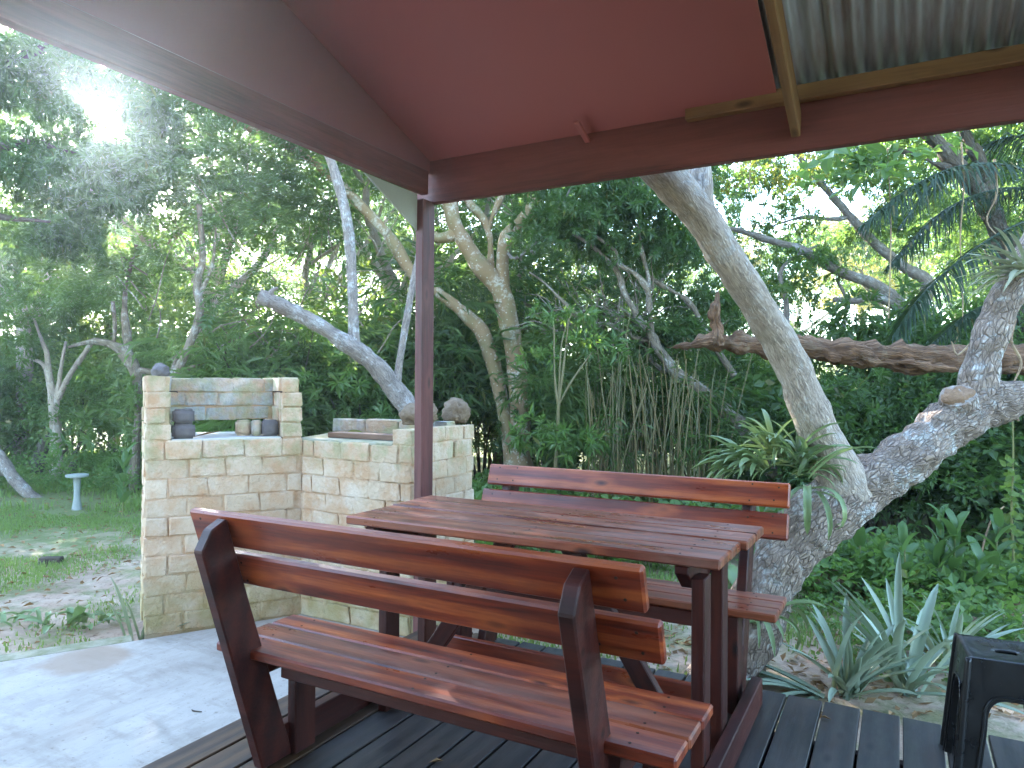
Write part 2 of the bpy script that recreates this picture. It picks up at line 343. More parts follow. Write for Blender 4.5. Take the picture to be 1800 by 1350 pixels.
M['leaf_light'] = leafmat('light_tree_leaf', (.098, .160, .040), (.155, .225, .065), (.40, .54, .09), .40, .5)
M['leaf_yellow_or_sunlit'] = leafmat('yellow_or_sunlit_leaf', (.13, .15, .025), (.19, .18, .03), (.45, .42, .05), .5, .5)  # also puts sunlight into the colour of far and upper-right crowns
M['leaf_bamboo'] = leafmat('bamboo_leaf', (.060, .105, .030), (.105, .15, .045), (.18, .28, .05), .42)
M['leaf_palm'] = leafmat('palm_leaflet', (.020, .036, .016), (.036, .060, .024), (.06, .11, .03), .38, .3)
M['leaf_vine'] = leafmat('vine_leaf', (.10, .16, .03), (.16, .23, .05), (.30, .42, .06), .5, .5)
M['grass'] = leafmat('grass_blade', (.12, .195, .045), (.22, .30, .09), (.36, .50, .10), .5, .45)
M['cover'] = leafmat('ground_cover_leaf', (.075, .145, .034), (.135, .215, .06), (.26, .42, .07), .4, .4)
M['litter'] = leafmat('dry_leaf', (.22, .12, .05), (.36, .21, .09), (.25, .13, .04), .8, .15)
M['strap'] = leafmat('strap_leaf', (.15, .22, .08), (.27, .34, .16), (.28, .40, .12), .34, .25)
M['strap_grey'] = leafmat('grey_green_strap_leaf', (.19, .28, .13), (.46, .52, .43), (.26, .34, .18), .34, .2, .5)
M['canna'] = leafmat('broad_leaf', (.065, .13, .04), (.10, .18, .06), (.22, .36, .07), .38, .35)
m = Mat('bamboo_culm', .45, .4); w = m.coord('World'); m.set('Base Color', m.mix(m.rand(), m.mix(m.noise(m.coord('World', (1, 1, 4)), 6, 3), (.20, .115, .038), (.13, .095, .038)), (.11, .105, .045))); M['culm'] = m.m
m = Mat('green_stem', .55, .3); m.set('Base Color', m.mix(m.rand(), (.11, .15, .04), (.17, .16, .06))); M['stem'] = m.m
m = Mat('black_plastic', .32, .5); m.set('Base Color', (.012, .012, .013, 1)); c = m.coord('Object'); m.set('Roughness', m.ramp(m.noise(c, 14, 4, .6), (.35, .24), (.7, .48))); m.bump(m.noise(c, 220, 2), .05, .001); M['plastic'] = m.m
m = Mat('pale_stone', .9, .2); m.set('Base Color', m.mix(m.noise(m.coord('Object'), 12, 4), (.34, .36, .34), (.20, .22, .19))); M['stone'] = m.m
m = Mat('old_log', .95, .15); w = m.coord('World'); m.set('Base Color', m.mix(m.noise(m.coord('World', (1, 1, 2)), 16, 5, .7), (.09, .055, .035), (.34, .25, .17))); n1 = m.bump(m.noise(w, 80, 4, .7), .8, .008); m.bump(m.noise(w, 22, 4), .9, .02, n1); M['log'] = m.m
m = Mat('rusty_steel', .7, .4); m.set('Base Color', (.05, .035, .028, 1)); m.set('Metallic', .5); M['steel'] = m.m
m = Mat('anthill_soil', .95, .1); w = m.coord('World'); m.set('Base Color', m.mix(m.noise(w, 25, 5, .7), (.14, .085, .055), (.27, .17, .11))); m.bump(m.noise(w, 50, 4, .7), 1, .02); M['mound'] = m.m

# ------------------------------------------------------------------ SETTING: ground, slab, deck
def ground():
    r = np.concatenate([np.linspace(-14, 14, 113), ]); far = np.array([18, 24, 32, 45, 65, 100, 160, 260.])
    xs = np.concatenate([-far[::-1]-2, r-2, far-2]); ys = np.concatenate([-far[::-1]+4, r+4, far+4])
    X, Y = np.meshgrid(xs, ys); P = np.stack([X, Y, np.zeros_like(X)], -1)
    D = np.hypot(X, Y)
    Z = GZ+fbm(P*.55, 3)*.035*np.clip((D-4)/3, 0, 1)+fbm(P*2.3, 9)*.012
    Z += np.clip((D-24)/20, 0, 1)**1.4*4.5*(1+.35*fbm(P*.05, 5))          # the valley side rises behind the trees
    Z = np.where((X > -11) & (X < 6) & (Y < 3.75) & (X*.55+Y*.83 < .2), GZ-.03, Z)
    ny, nx = X.shape; idx = np.arange(nx*ny).reshape(ny, nx)
    F = np.stack([idx[:-1, :-1], idx[:-1, 1:], idx[1:, 1:], idx[1:, :-1]], -1).reshape(-1, 4)
    mb = MB(); mb.add(np.stack([X, Y, Z], -1).reshape(-1, 3), F)
    struct(put('ground', mb.mesh('ground'), M['soil']))
ground()
def gz(x, y):
    D = np.hypot(x, y); P = np.stack([np.asarray(x, float), np.asarray(y, float), np.zeros_like(np.asarray(x, float))], -1)
    return GZ+fbm(P*.55, 3)*.035*np.clip((D-4)/3, 0, 1)+fbm(P*2.3, 9)*.012+np.clip((D-24)/20, 0, 1)**1.4*4.5*(1+.35*fbm(P*.05, 5))

WE = np.array([.5515, .8342, 0.]); WN = np.array([-.8342, .5515, 0.]); WL = np.array([-3.965, 2.706, 0.])
s0 = onz(0, 1163, SZ); s1 = onz(236, 1126, SZ)
e = (s1-s0); e /= np.linalg.norm(e); nrm = np.array([-e[1], e[0], 0])
sA = s0-e*6; sB = WL+WE*-.05
slab = [(sA[0], sA[1]), (s1[0], s1[1]), (-3.4, 3.6), (-2.45, 3.60), (-2.384, 3.60), (-2.384, -6), (sA[0], -6)]
struct(put('concrete_slab', prism_mesh('concrete_slab', slab, 'z', GZ-.15, SZ, .008), M['concrete']))
kerb = [tuple(p[:2]) for p in (sA+nrm*.012, s1+nrm*.012, s1+nrm*.15, sA+nrm*.16)]
struct(put('slab_kerb', prism_mesh('slab_kerb', kerb, 'z', GZ-.15, SZ-.006, .012), M['mossconc']))

deck = put('deck', prism_mesh('deck', [(-2.34, -4), (3.2, -4), (3.2, 3.34), (-2.34, 3.34)], 'z', -.21, -.17, 0), M['leg']); struct(deck)
for yj in np.arange(-3.5, 3.4, .6): plank('joist', deck, (.43, yj, -.10), (5.5, .045, .135), M['leg'])
gx = -0.446; pitch = .1510
k0 = int(round((-2.375-gx)/pitch)); xs = [gx+pitch*k for k in range(k0, 25)]
for k, x in enumerate(xs):
    ln = 7.45+random.uniform(-.012, .012)
    plank('plank', deck, (x+pitch/2, 3.45-ln/2+random.uniform(-.008, .008), -.016+random.uniform(-.0015, .0015)), (ln, pitch-.011, .032), M['deck_worn'] if k < 3 else M['deck'], ex=(0, 1, 0), bev=.003)

# ------------------------------------------------------------------ VERANDA
SL = .345
def rz(y, z0=2.72): return z0+SL*(3.4-y)
ver = thing('veranda', 'red-brown timber veranda roof with corrugated iron and a corner post', 'veranda', (-2.4, 3.4, 0))
def vput(name, me, mat): o = put(name, me, mat, ver); o.matrix_parent_inverse = ver.matrix_basis.inverted(); o.parent = ver; o.location = (2.4, -3.4, 0); o.matrix_parent_inverse.identity(); return o
def vplank(name, c, size, mat, **kw): return plank(name, ver, (c[0]+2.4, c[1]-3.4, c[2]), size, mat, **kw)
vplank('post', (-2.408, 3.372, 1.15), (2.60, .052, .116), M['post'], ex=(0, 0, 1), ey=(1, 0, 0))
vplank('beam', (.35, 3.425, 2.565), (5.75, .05, .245), M['beam'], ex=(1, 0, 0))
vplank('beam', (-2.395, -.05, 2.545), (6.80, .05, .135), M['beam'], ex=(0, 1, 0))
yb = -3.4
gable = [(3.395, 2.614), (yb, 2.614), (yb, rz(yb, 2.70)), (3.395, rz(3.395, 2.70))]
vput('gable_board', prism_mesh('gable_board', gable, 'x', -2.416, -2.394, 0), M['gable'])
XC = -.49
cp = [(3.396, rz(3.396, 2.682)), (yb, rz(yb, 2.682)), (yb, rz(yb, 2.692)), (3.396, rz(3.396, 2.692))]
vput('flare_veil_panel', prism_mesh('flare_veil_panel', cp, 'x', -2.393, XC, 0), M['flare_red'])  # added panel, stands in for the lens flare veiling the iron sheets
def sheet(x0, x1, lift):
    xs = np.linspace(x0, x1, int((x1-x0)/.076*12)+1); ys = np.linspace(3.56, yb, 3)
    X, Y = np.meshgrid(xs, ys); Z = rz(Y, 2.735)+.0095*np.sin(X/.076*2*np.pi)*1.25+lift
    idx = np.arange(X.size).reshape(X.shape); F = np.stack([idx[:-1, :-1], idx[:-1, 1:], idx[1:, 1:], idx[1:, :-1]], -1).reshape(-1, 4)
    top = np.stack([X, Y, Z], -1).reshape(-1, 3); mb = MB(); mb.add(top, F); mb.add(top+[0, 0, .0012], F[:, ::-1])
    vput('roof_sheet', mb.mesh('roof_sheet'), M['iron'])
for k in range(8): sheet(-2.52+k*.722, -2.52+k*.722+.80, .004*(k % 2))
vplank('purlin', (1.06, 3.372, 2.684), (3.92, .05, .068), M['purlin'], ex=(1, 0, 0))
for yp in (2.2, 1.0, -.2, -1.4): vplank('purlin', (1.35, yp, rz(yp, 2.684)), (3.6, .05, .07), M['purlin'], ex=(1, 0, 0))
rd = Vector((0, 1, -SL)).normalized(); rup = Vector((0, SL, 1)).normalized()
for xr, ya in ((-.412, 3.396), (.80, 3.396), (2.0, 3.396)):
    zc = rz(ya, 2.555); ln = 6.6
    vplank('rafter', (xr, ya-rd.y*ln/2, zc-rd.z*ln/2-.0), (ln, .038, .13), M['purlin'], ex=rd, ey=(-1, 0, 0))
cl = ony(1030, 298, 3.36)
vplank('rafter_end', (cl[0], 3.31, rz(3.31, 2.632)), (.16, .03, .018), M['flare_red'], ex=rd, ey=(-1, 0, 0))  # end of a rafter, coloured with the flare's red
vput('gusset_plate', prism_mesh('gusset_plate', [(2.86, 2.478), (3.312, 2.478), (3.312, 2.27)], 'x', -2.432, -2.422, 0), M['fibre'])

m = Mat('unseen_wall_plaster', .9, .2); m.set('Base Color', m.mix(m.noise(m.coord('World'), 3, 5), (.42, .36, .28), (.34, .29, .22))); M['unseen_plaster'] = m.m
struct(put('unseen_house_wall', prism_mesh('unseen_house_wall', [(-2.44, GZ-.1), (3.4, GZ-.1), (3.4, rz(-1.45, 2.60)), (-2.44, rz(-1.45, 2.60))], 'y', -1.65, -1.45, 0), M['unseen_plaster']))  # unseen wall behind the camera, added to cut fill light under the roof
# ------------------------------------------------------------------ PICNIC SET
pic = thing('picnic_table', 'red stained picnic table with two attached bench seats on the deck', 'picnic table', (-1.3, 2.6, 0))
O = Vector((-1.3, 2.6, 0))
def pp(name, c, size, mat, **kw): return plank(name, pic, tuple(Vector(c)-O), size, mat, **kw)
def pprism(name, poly, axis, a, b, mat, bev=.004):
    me = prism_mesh(name, poly, axis, a, b, bev); o = put(name, me, mat, pic); o.location = tuple(-O); return o
# table top
ys = [2.372, 2.542, 2.712, 2.882]
for k, y in enumerate(ys):
    xr = -.520+.012*k+(.006, -.004, .008, -.002)[k]; xl = -2.105-.008*k
    pp('tabletop_plank', ((xl+xr)/2, y+.083, .803+random.uniform(-.0015, .0015)), (xr-xl, .165-.002, .036), M['table'], bev=.006)
for X in (-.645, -1.98):
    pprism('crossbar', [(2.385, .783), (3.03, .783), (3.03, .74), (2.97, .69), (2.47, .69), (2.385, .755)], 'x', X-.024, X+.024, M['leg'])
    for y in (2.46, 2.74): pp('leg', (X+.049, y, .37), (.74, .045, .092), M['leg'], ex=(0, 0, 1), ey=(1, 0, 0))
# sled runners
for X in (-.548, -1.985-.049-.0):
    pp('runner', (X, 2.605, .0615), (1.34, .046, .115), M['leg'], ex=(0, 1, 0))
# seats
for k, y in enumerate((1.772, 1.898, 2.024)):
    pp('seat_plank', (-1.335+.004*k, y+.061, .434), (1.69, .120, .034), M['table'] if k == 1 else M['bench'], bev=.006)
for k, y in enumerate((3.10, 3.205, 3.31)):
    pp('seat_plank', (-1.275, y+.05, .434), (1.66, .099, .034), M['table'], bev=.006)
for y0, z in ((1.85, .383), (3.14, .375)):
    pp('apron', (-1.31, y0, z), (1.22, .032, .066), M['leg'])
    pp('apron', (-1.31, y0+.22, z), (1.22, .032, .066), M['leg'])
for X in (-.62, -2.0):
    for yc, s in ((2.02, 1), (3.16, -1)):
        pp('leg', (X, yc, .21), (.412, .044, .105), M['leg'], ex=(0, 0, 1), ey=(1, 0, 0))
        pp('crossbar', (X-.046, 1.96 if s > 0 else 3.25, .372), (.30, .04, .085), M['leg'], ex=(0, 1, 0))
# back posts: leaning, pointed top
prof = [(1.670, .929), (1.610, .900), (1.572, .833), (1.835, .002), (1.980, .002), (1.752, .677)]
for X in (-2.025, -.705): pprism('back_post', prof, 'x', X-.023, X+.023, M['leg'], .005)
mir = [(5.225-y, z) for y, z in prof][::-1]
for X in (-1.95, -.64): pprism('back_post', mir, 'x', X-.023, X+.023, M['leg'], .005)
# back boards
ln = Vector((0, -.317, .948)).normalized()
for (z0, z1, xl, xr, yo) in ((.826, .946, -2.20, -.547, 0), (.690, .803, -2.165, -.515, 0)):
    zc = (z0+z1)/2; yc = 1.670+(.929-zc)*.325+.020
    pp('back_board', ((xl+xr)/2, yc, zc), (xr-xl, .127 if z0 > .8 else .120, .032), M['bench'], ey=ln, bev=.007)
ln2 = Vector((0, .317, .948)).normalized()
for (z0, z1, xl, xr) in ((.832, .940, -2.055, -.447), (.690, .806, -2.075, -.447)):
    zc = (z0+z1)/2; yc = 5.225-(1.670+(.929-zc)*.325+.020)
    pp('back_board', ((xl+xr)/2, yc, zc), (xr-xl, .116 if z0 > .8 else .122, .032), M['bench'], ey=ln2, bev=.007)
mbs = MB(); tube(mbs, [np.array([0, 0, -.004]), np.array([0, 0, .0008])], [.0045, .0045], 7, smooth=False); SCREW = mbs.mesh('screw', smooth=False); SCREW.materials.append(M['steel'])
for b in [o for o in pic.children if o.name.startswith(('back_board', 'seat_plank', 'tabletop_plank'))]:
    sx, sy, sz = b.dimensions; far = b.location.y > 0
    back = b.name.startswith('back_board')
    sides = (1, -1) if back else (1,)
    xs_ = (-sx/2+.17, sx/2-.17, -sx/2+.06, sx/2-.06) if back else (-sx/2+.13, sx/2-.13, .02)
    for q in xs_:
        for f in (-.28, .30):
            for sd in sides:
                o = put('screw', SCREW, None, b); o.location = (q+random.uniform(-.012, .012), sy*f+random.uniform(-.008, .008), sd*(sz/2+.0004)); o.rotation_euler = (0 if sd > 0 else math.pi, 0, 0)
# long stretcher and braces
pp('stretcher', (-1.30, 2.95, .10), (1.32, .034, .13), M['bench'])
pp('stretcher', (-1.30, 2.02, .345), (.17, .30, .030), M['oldwood'], ex=(0, 1, 0))
for (xa, za, xb, zb) in ((-1.93, .05, -1.42, .77), (-.70, .05, -1.17, .77)):
    a = Vector((xa, 2.62, za)); b = Vector((xb, 2.62, zb)); pp('brace', (a+b)/2, ((b-a).length, .04, .075), M['leg'], ex=(b-a), ey=(0, 1, 0))

# ------------------------------------------------------------------ BRICK BARBECUE
bbq = thing('brick_barbecue', 'rough cream brick barbecue with a firebox niche and lower open wood box', 'barbecue', (-3.3, 3.6, SZ))
BO = np.array([-3.3, 3.6, SZ])
def brick_variant(k):
    bm = bmesh.new(); bmesh.ops.create_cube(bm, size=1)
    bmesh.ops.bevel(bm, geom=list(bm.edges), offset=.055, segments=1, affect='EDGES')
    rr = random.Random(100+k)
    for v in bm.verts: v.co += Vector((rr.uniform(-.04, .04), rr.uniform(-.05, .05), rr.uniform(-.075, .075)))
    me = bpy.data.meshes.new('brick'); bm.to_mesh(me); bm.free(); return me
BV = {}
def brick(c, size, ex, mat):
    k = (random.randrange(9), mat)
    if k not in BV: BV[k] = brick_variant(k[0]); BV[k].materials.append(M[mat])
    o = put('brick', BV[k], None, bbq); ex = Vector(tuple(ex)); ez = Vector((0, 0, 1)); ey = ez.cross(ex)
    c = np.asarray(c)-BO
    o.matrix_local = Matrix(((ex.x, ey.x, 0, c[0]), (ex.y, ey.y, 0, c[1]), (ex.z, ey.z, 1, c[2]), (0, 0, 0, 1))) @ Matrix.Rotation(random.uniform(-.012, .012), 4, 'Y') @ Matrix.Diagonal((*size, 1))
    return o
def courses(org, ex, nin, length, zs, off=0.0, bl=.228, th=.10, mat='brick', proud=.0, seed=1):
    """running bond: org = foot of the face's left end, ex along it, nin into the wall, zs = bed heights"""
    rr = random.Random(seed)
    for i in range(len(zs)-1):
        h = zs[i+1]-zs[i]; x = -(bl*.5 if (i % 2) else 0)-off
        while x < length-.03:
            b = bl*rr.uniform(.93, 1.07); a0 = max(x, 0); a1 = min(x+b, length)
            if a1-a0 > .045:
                g = .007; c = org+ex*((a0+a1)/2)+nin*(th/2-proud+rr.uniform(-.008, .006)); c = np.array([c[0], c[1], (zs[i]+zs[i+1])/2+rr.uniform(-.002, .002)])
                brick(c, (a1-a0-g, th, h-g*1.2), ex, mat)
            x += b
def core(poly, z0, z1, mat='mortar'):
    bm = bmesh.new(); me = prism_mesh('mortar_core', poly, 'z', z0, z1, 0); bm.from_mesh(me)
    bmesh.ops.subdivide_edges(bm, edges=bm.edges, cuts=5, use_grid_fill=True)
    for v in bm.verts:
        n = fbm(np.array([v.co.x, v.co.y, v.co.z])*7, 4)*.005; v.co += Vector((n, n, 0))
    bm.to_mesh(me); bm.free(); o = put('mortar_core', me, M[mat], bbq); o.location = tuple(-BO); return o
def W(s, t): p = WL+WE*s+WN*t; return (p[0], p[1])
W3 = lambda s, t, z: np.array([*W(s, t), z])
zl = [SZ+.1165*i for i in range(11)]; zt = [1.045+.098*i for i in range(5)]
HL = .923
core([W(.012, .010), W(HL, .010), W(HL, .70), W(.012, .70)], SZ-.05, 1.036)
courses(W3(0, 0, 0), WE, WN, HL, zl, seed=3)
courses(W3(0, .70, 0), -WN, WE, .60, zl, seed=4, off=.05)        # left flank
# piers above the ledge
core([W(.010, .008), W(.135, .008), W(.135, .70), W(.010, .70)], 1.03, 1.428)
courses(W3(0, 0, 0), WE, WN, .145, zt, bl=.24, th=.12, seed=6)
courses(W3(0, .70, 0), -WN, WE, .58, zt, seed=7, th=.07)
courses(W3(.142, .10, 0), WN, -WE, .58, zt, seed=8, th=.05, mat='brick2')
core([W(.80, .008), W(.915, .008), W(.915, .68), W(.80, .68)], 1.03, 1.33)
core([W(.80, .068), W(.915, .068), W(.915, .68), W(.80, .68)], 1.33, 1.425)
courses(W3(.79, 0, 0), WE, WN, .133, zt[:-1], bl=.26, th=.06, seed=9)
courses(W3(.80, .06, 0), WE, WN, .11, zt[-2:], bl=.26, th=.06, seed=10)
courses(W3(.79, .68, 0), -WN, WE, .62, zt[:-1], seed=12, th=.05, mat='brick')
courses(W3(.79, .68, 0), -WN, WE, .60, zt[-2:], seed=13, th=.05, mat='brick')
# back wall of the niche with its opening
zb = [1.045+.105, 1.243, 1.338, 1.432]
courses(W3(.145, .30, 0), WE, WN, .645, zb, seed=15, th=.10, mat='brick2', bl=.20)
core([W(.15, .31), W(.79, .31), W(.79, .395), W(.15, .395)], 1.155, 1.425, 'mortar')
o = put('ledge', prism_mesh('ledge', [W(.145, .004), W(.79, .004), W(.79, .68), W(.145, .68)], 'z', 1.03, 1.05, .004), M['cement'], bbq); o.location = tuple(-BO)
for s_, px_ in ((.148, 1), (.77, 1), (.80, 1)):
    mb = MB(); a = W3(s_, .02 if s_ < .7 else .07, 1.342); tube(mb, [a-WE*.025, a+WE*.02, a+WE*.03+np.array([0, 0, -.006])], [.004]*3, 6)
    o = put('hook', mb.mesh('hook', off=BO), M['steel'], bbq)
# low wood box
LX0, LX1, LY = -3.50, -2.568, 3.472
zlo = [SZ+.1150*i for i in range(11)]
core([(-3.50, LY+.010), (LX1-.010, LY+.010), (LX1-.010, 4.18), (-3.60, 4.18)], SZ-.05, 1.01)
courses(np.array([-3.452, LY, 0]), np.array([1., 0, 0]), np.array([0, 1., 0]), .884, zlo, seed=21, off=.03)
courses(np.array([LX1, LY+.02, 0]), np.array([0, 1., 0]), np.array([-1., 0, 0]), .70, zlo, seed=22, off=.1)
o = put('ledge', prism_mesh('ledge', [(-3.52, LY+.004), (-2.715, LY+.004), (-2.715, 4.08), (-3.75, 4.08)], 'z', 1.01, 1.034, .006), M['mossconc'], bbq); o.location = tuple(-BO)
core([(-2.712, LY+.008), (LX1-.01, LY+.008), (LX1-.01, 4.18), (-2.712, 4.18)], 1.0, 1.118)
courses(np.array([-2.72, LY, 0]), np.array([1., 0, 0]), np.array([0, 1., 0]), .152, [1.030, 1.125], bl=.3, th=.05, seed=24)
courses(np.array([LX1, LY+.05, 0]), np.array([0, 1., 0]), np.array([-1., 0, 0]), .67, [1.030, 1.127], th=.05, seed=25, off=.12)
courses(np.array([-3.75, 4.085, 0]), np.array([1., 0, 0]), np.array([0, 1., 0]), 1.03, [1.036, 1.142], th=.10, seed=26, mat='brick2', bl=.30)
o = put('shelf_plank', box_mesh('shelf_plank', .66, .12, .035, .003), M['shelf'], bbq); o.location = tuple(np.array([-3.06, 3.70, 1.053])-BO)

def rough_block(name, size, mat, seed, label, cat, loc, rotz=0, group=None):
    bm = bmesh.new(); bmesh.ops.create_cube(bm, size=1)
    for v in bm.verts: v.co = (v.co.x*size[0], v.co.y*size[1], v.co.z*size[2])
    bmesh.ops.bevel(bm, geom=list(bm.edges), offset=min(size)*.14, segments=2, affect='EDGES')
    bmesh.ops.subdivide_edges(bm, edges=bm.edges, cuts=2, use_grid_fill=True)
    for v in bm.verts:
        n = fbm(np.array(v.co)*22+seed*3.1, seed)*min(size)*.045; v.co += v.co.normalized()*n
    me = bpy.data.meshes.new(name); bm.to_mesh(me); bm.free()
    for p in me.polygons: p.use_smooth = True
    o = put(name, me, mat, None, loc); o.rotation_euler.z = rotz; return tag(o, label, cat, group)
ang = math.atan2(WE[1], WE[0])
rough_block('loose_brick', (.128, .10, .092), M['soot'], 1, 'dark sooty brick at the bottom of the stack left in the niche', 'brick', W3(.215, .075, 1.0975), ang)
rough_block('loose_brick', (.122, .10, .088), M['soot'], 2, 'sooty brick lying on another brick in the niche left corner', 'brick', W3(.215, .075, 1.189), ang+.03)
rough_block('loose_brick', (.10, .07, .106), M['soot'], 3, 'square sooty brick standing at the right front of the niche', 'brick', W3(.735, .10, 1.1045), ang-.1)
rough_block('loose_brick', (.055, .10, .102), M['brick2'], 4, 'pale grey brick on edge behind the sooty one in the niche', 'brick', W3(.655, .15, 1.1025), ang)
rough_block('loose_brick', (.085, .08, .100), M['brick'], 5, 'brown brick end beside the opening of the niche back wall', 'brick', W3(.585, .22, 1.1015), ang+.2)
def lump(name, size, mat, seed, label, cat, loc, rot=(0, 0, 0), amp=.22, freq=3.0):
    bm = bmesh.new(); bmesh.ops.create_icosphere(bm, subdivisions=4, radius=1)
    for v in bm.verts:
        n = np.array(v.co); r = 1+fbm(n*freq*.6+seed*5, seed, 4)*amp-max(0, fbm(n*2.6+seed, seed+9, 2)-.55)*.55
        v.co = Vector((n[0]*size[0]*r, n[1]*size[1]*r, max(n[2]*r, -.72)*size[2]))
    me = bpy.data.meshes.new(name); bm.to_mesh(me); bm.free()
    for p in me.polygons: p.use_smooth = True
    o = put(name, me, mat, None, loc); o.rotation_euler = rot; return tag(o, label, cat)
lump('stone', (.065, .05, .045), M['soot'], 3, 'small grey stone lying on top of the tall brick pier', 'stone', W3(.085, .10, 1.437+.030))
lump('driftwood', (.13, .10, .085), M['log'], 5, 'rough brown wood stump on the low wall partly behind the post', 'stump', (*onz(737, 746, 1.127)[:2], 1.127+.06), (0, 0, .5), .22)
lump('driftwood', (.10, .10, .105), M['log'], 8, 'gnarled wood stump with dark holes at the right end of the low wall', 'stump', (*onz(803, 743, 1.127)[:2], 1.127+.072), (0, 0, 1.1), .20)

# ------------------------------------------------------------------ leaves
def leafquad(base, d, up, L, w, fold=.25, droop=.0):
    d = d/np.linalg.norm(d); s = np.cross(d, up); s /= np.linalg.norm(s)+1e-9; u = np.cross(s, d)
    mid = base+d*L*.45
    return np.array([base, mid+s*w/2+u*fold*w, base+d*L-u*droop*L, mid-s*w/2+u*fold*w])
def T_whorl(n=9, L=.16, w=.05, rs=1):
    r = np.random.default_rng(rs); out = []
    for i in range(n):
        a = i*2.4; el = r.uniform(-.5, .5); d = np.array([.55+.5*el, math.cos(a)*.9, math.sin(a)*.9]); d[2] -= .25
        out.append(leafquad(np.array([.10*r.uniform(.2, 1), 0, 0]), d, np.array([.3, .1, 1.0]), L*r.uniform(.75, 1.15), w*r.uniform(.8, 1.1), .2, .15))
    return np.array(out)
def T_pinnate(n=6, L=.10, w=.042, rach=.34, rs=2):
    r = np.random.default_rng(rs); out = []
    for i in range(n):
        x = rach*(i+1)/n; z = -.18*x*x/rach
        for s in (-1, 1):
            out.append(leafquad(np.array([x, 0, z]), np.array([.42, s*.9, -.22+r.uniform(-.1, .1)]), np.array([0, 0, 1.]), L*r.uniform(.85, 1.1), w, .1, .1))
    out.append(leafquad(np.array([rach, 0, -.18*rach]), np.array([1, 0, -.4]), np.array([0, 0, 1.]), L, w)); return np.array(out)
def T_twig(n=10, L=.075, w=.034, tw=.26, rs=3):
    r = np.random.default_rng(rs); out = []
    for i in range(n):
        x = tw*(i+1)/n; a = i*2.4+r.uniform(-.4, .4)
        out.append(leafquad(np.array([x, .01*math.cos(a), .01*math.sin(a)]), np.array([.55, math.cos(a)*.8, math.sin(a)*.6-.15]), np.array([0, .1, 1.]), L*r.uniform(.7, 1.2), w, .2, .1))
    return np.array(out)
def T_bamboo(n=7, L=.17, w=.018, rs=4):
    r = np.random.default_rng(rs); out = []
    for i in range(n):
        a = r.uniform(-1.2, 1.2); out.append(leafquad(np.array([.05*i, 0, 0]), np.array([math.cos(a), math.sin(a), r.uniform(-.9, .2)]), np.array([0, 0, 1.]), L*r.uniform(.7, 1.2), w, .2, .2))
    return np.array(out)
def T_broad(n=6, L=.11, w=.085, rs=5):
    r = np.random.default_rng(rs); out = []
    for i in range(n):
        a = i*2.4; out.append(leafquad(np.array([.04*i, 0, 0]), np.array([.5, math.cos(a), math.sin(a)*.5]), np.array([.2, 0, 1.]), L*r.uniform(.6, 1.15), w*r.uniform(.8, 1.1), .12, .12))
    return np.array(out)
TPL = dict(whorl=[T_whorl(rs=1), T_whorl(8, .14, .045, 11), T_whorl(10, .18, .05, 12)], pinnate=[T_pinnate(rs=2), T_pinnate(7, .09, .036, .38, 21)],
           twig=[T_twig(rs=3), T_twig(12, .065, .03, .3, 31)], bamboo=[T_bamboo(rs=4), T_bamboo(9, .15, .016, 41)], broad=[T_broad(rs=5), T_broad(5, .13, .10, 51)])
def frames(d, r):
    """rotation matrices whose x axis is d and whose z axis leans upwards, with random roll"""
    d = d/np.linalg.norm(d, axis=1)[:, None]; up = np.array([0, 0, 1.])+r.normal(0, .35, d.shape)
    y = np.cross(up, d); y /= np.linalg.norm(y, axis=1)[:, None]+1e-9; z = np.cross(d, y)
    return np.stack([d, y, z], -1)
def sprays(mb, P, D, kind, r, scale=1.0):
    """one spray of leaves at each point P heading along D"""
    if len(P) == 0: return
    tp = TPL[kind]; which = r.integers(0, len(tp), len(P))
    for k, t in enumerate(tp):
        i = np.where(which == k)[0]
        if len(i) == 0: continue
        Rm = frames(D[i], r); s = scale*r.uniform(.75, 1.25, len(i))
        V = np.einsum('nij,lvj->nlvi', Rm, t)*s[:, None, None, None]+P[i][:, None, None, :]
        nl = len(i)*len(t); V = V.reshape(-1, 3); b = np.arange(nl)[:, None]*4
        F = np.concatenate([b+np.array([[0, 1, 2]]), b+np.array([[0, 2, 3]])])
        mb.add(V, F)
SUNRAYS = [(C_, .24), (W3(0, 0, 1.25), .26), (W3(.8, .1, 1.25), .22)]
def keep_sun(P):
    k = np.ones(len(P), bool)
    for o, rad in SUNRAYS:
        v = P-o; t = v@SUN; d = np.linalg.norm(v-t[:, None]*SUN, axis=1); k &= ~((t > 0) & (d < rad*(1 if t.min() > 0 else 1)))
    return k
def blob(c, rad, n, r, flat=.75, down=.15):
    """points on an irregular leafy clump and their outward directions"""
    v = r.normal(0, 1, (n, 3)); v /= np.linalg.norm(v, axis=1)[:, None]; v[:, 2] = np.where(v[:, 2] < -.35, -v[:, 2]*.6, v[:, 2])
    q = r.uniform(.25, 1, n)**.45; P = c+v*q[:, None]*rad*np.array([1, 1, flat])
    P += np.stack([vnoise(P*1.7, 1), vnoise(P*1.7, 2), vnoise(P*1.7, 3)], -1)*rad*.25
    D = v*np.array([1, 1, .6])+r.normal(0, .35, (n, 3)); D[:, 2] -= down
    return P, D
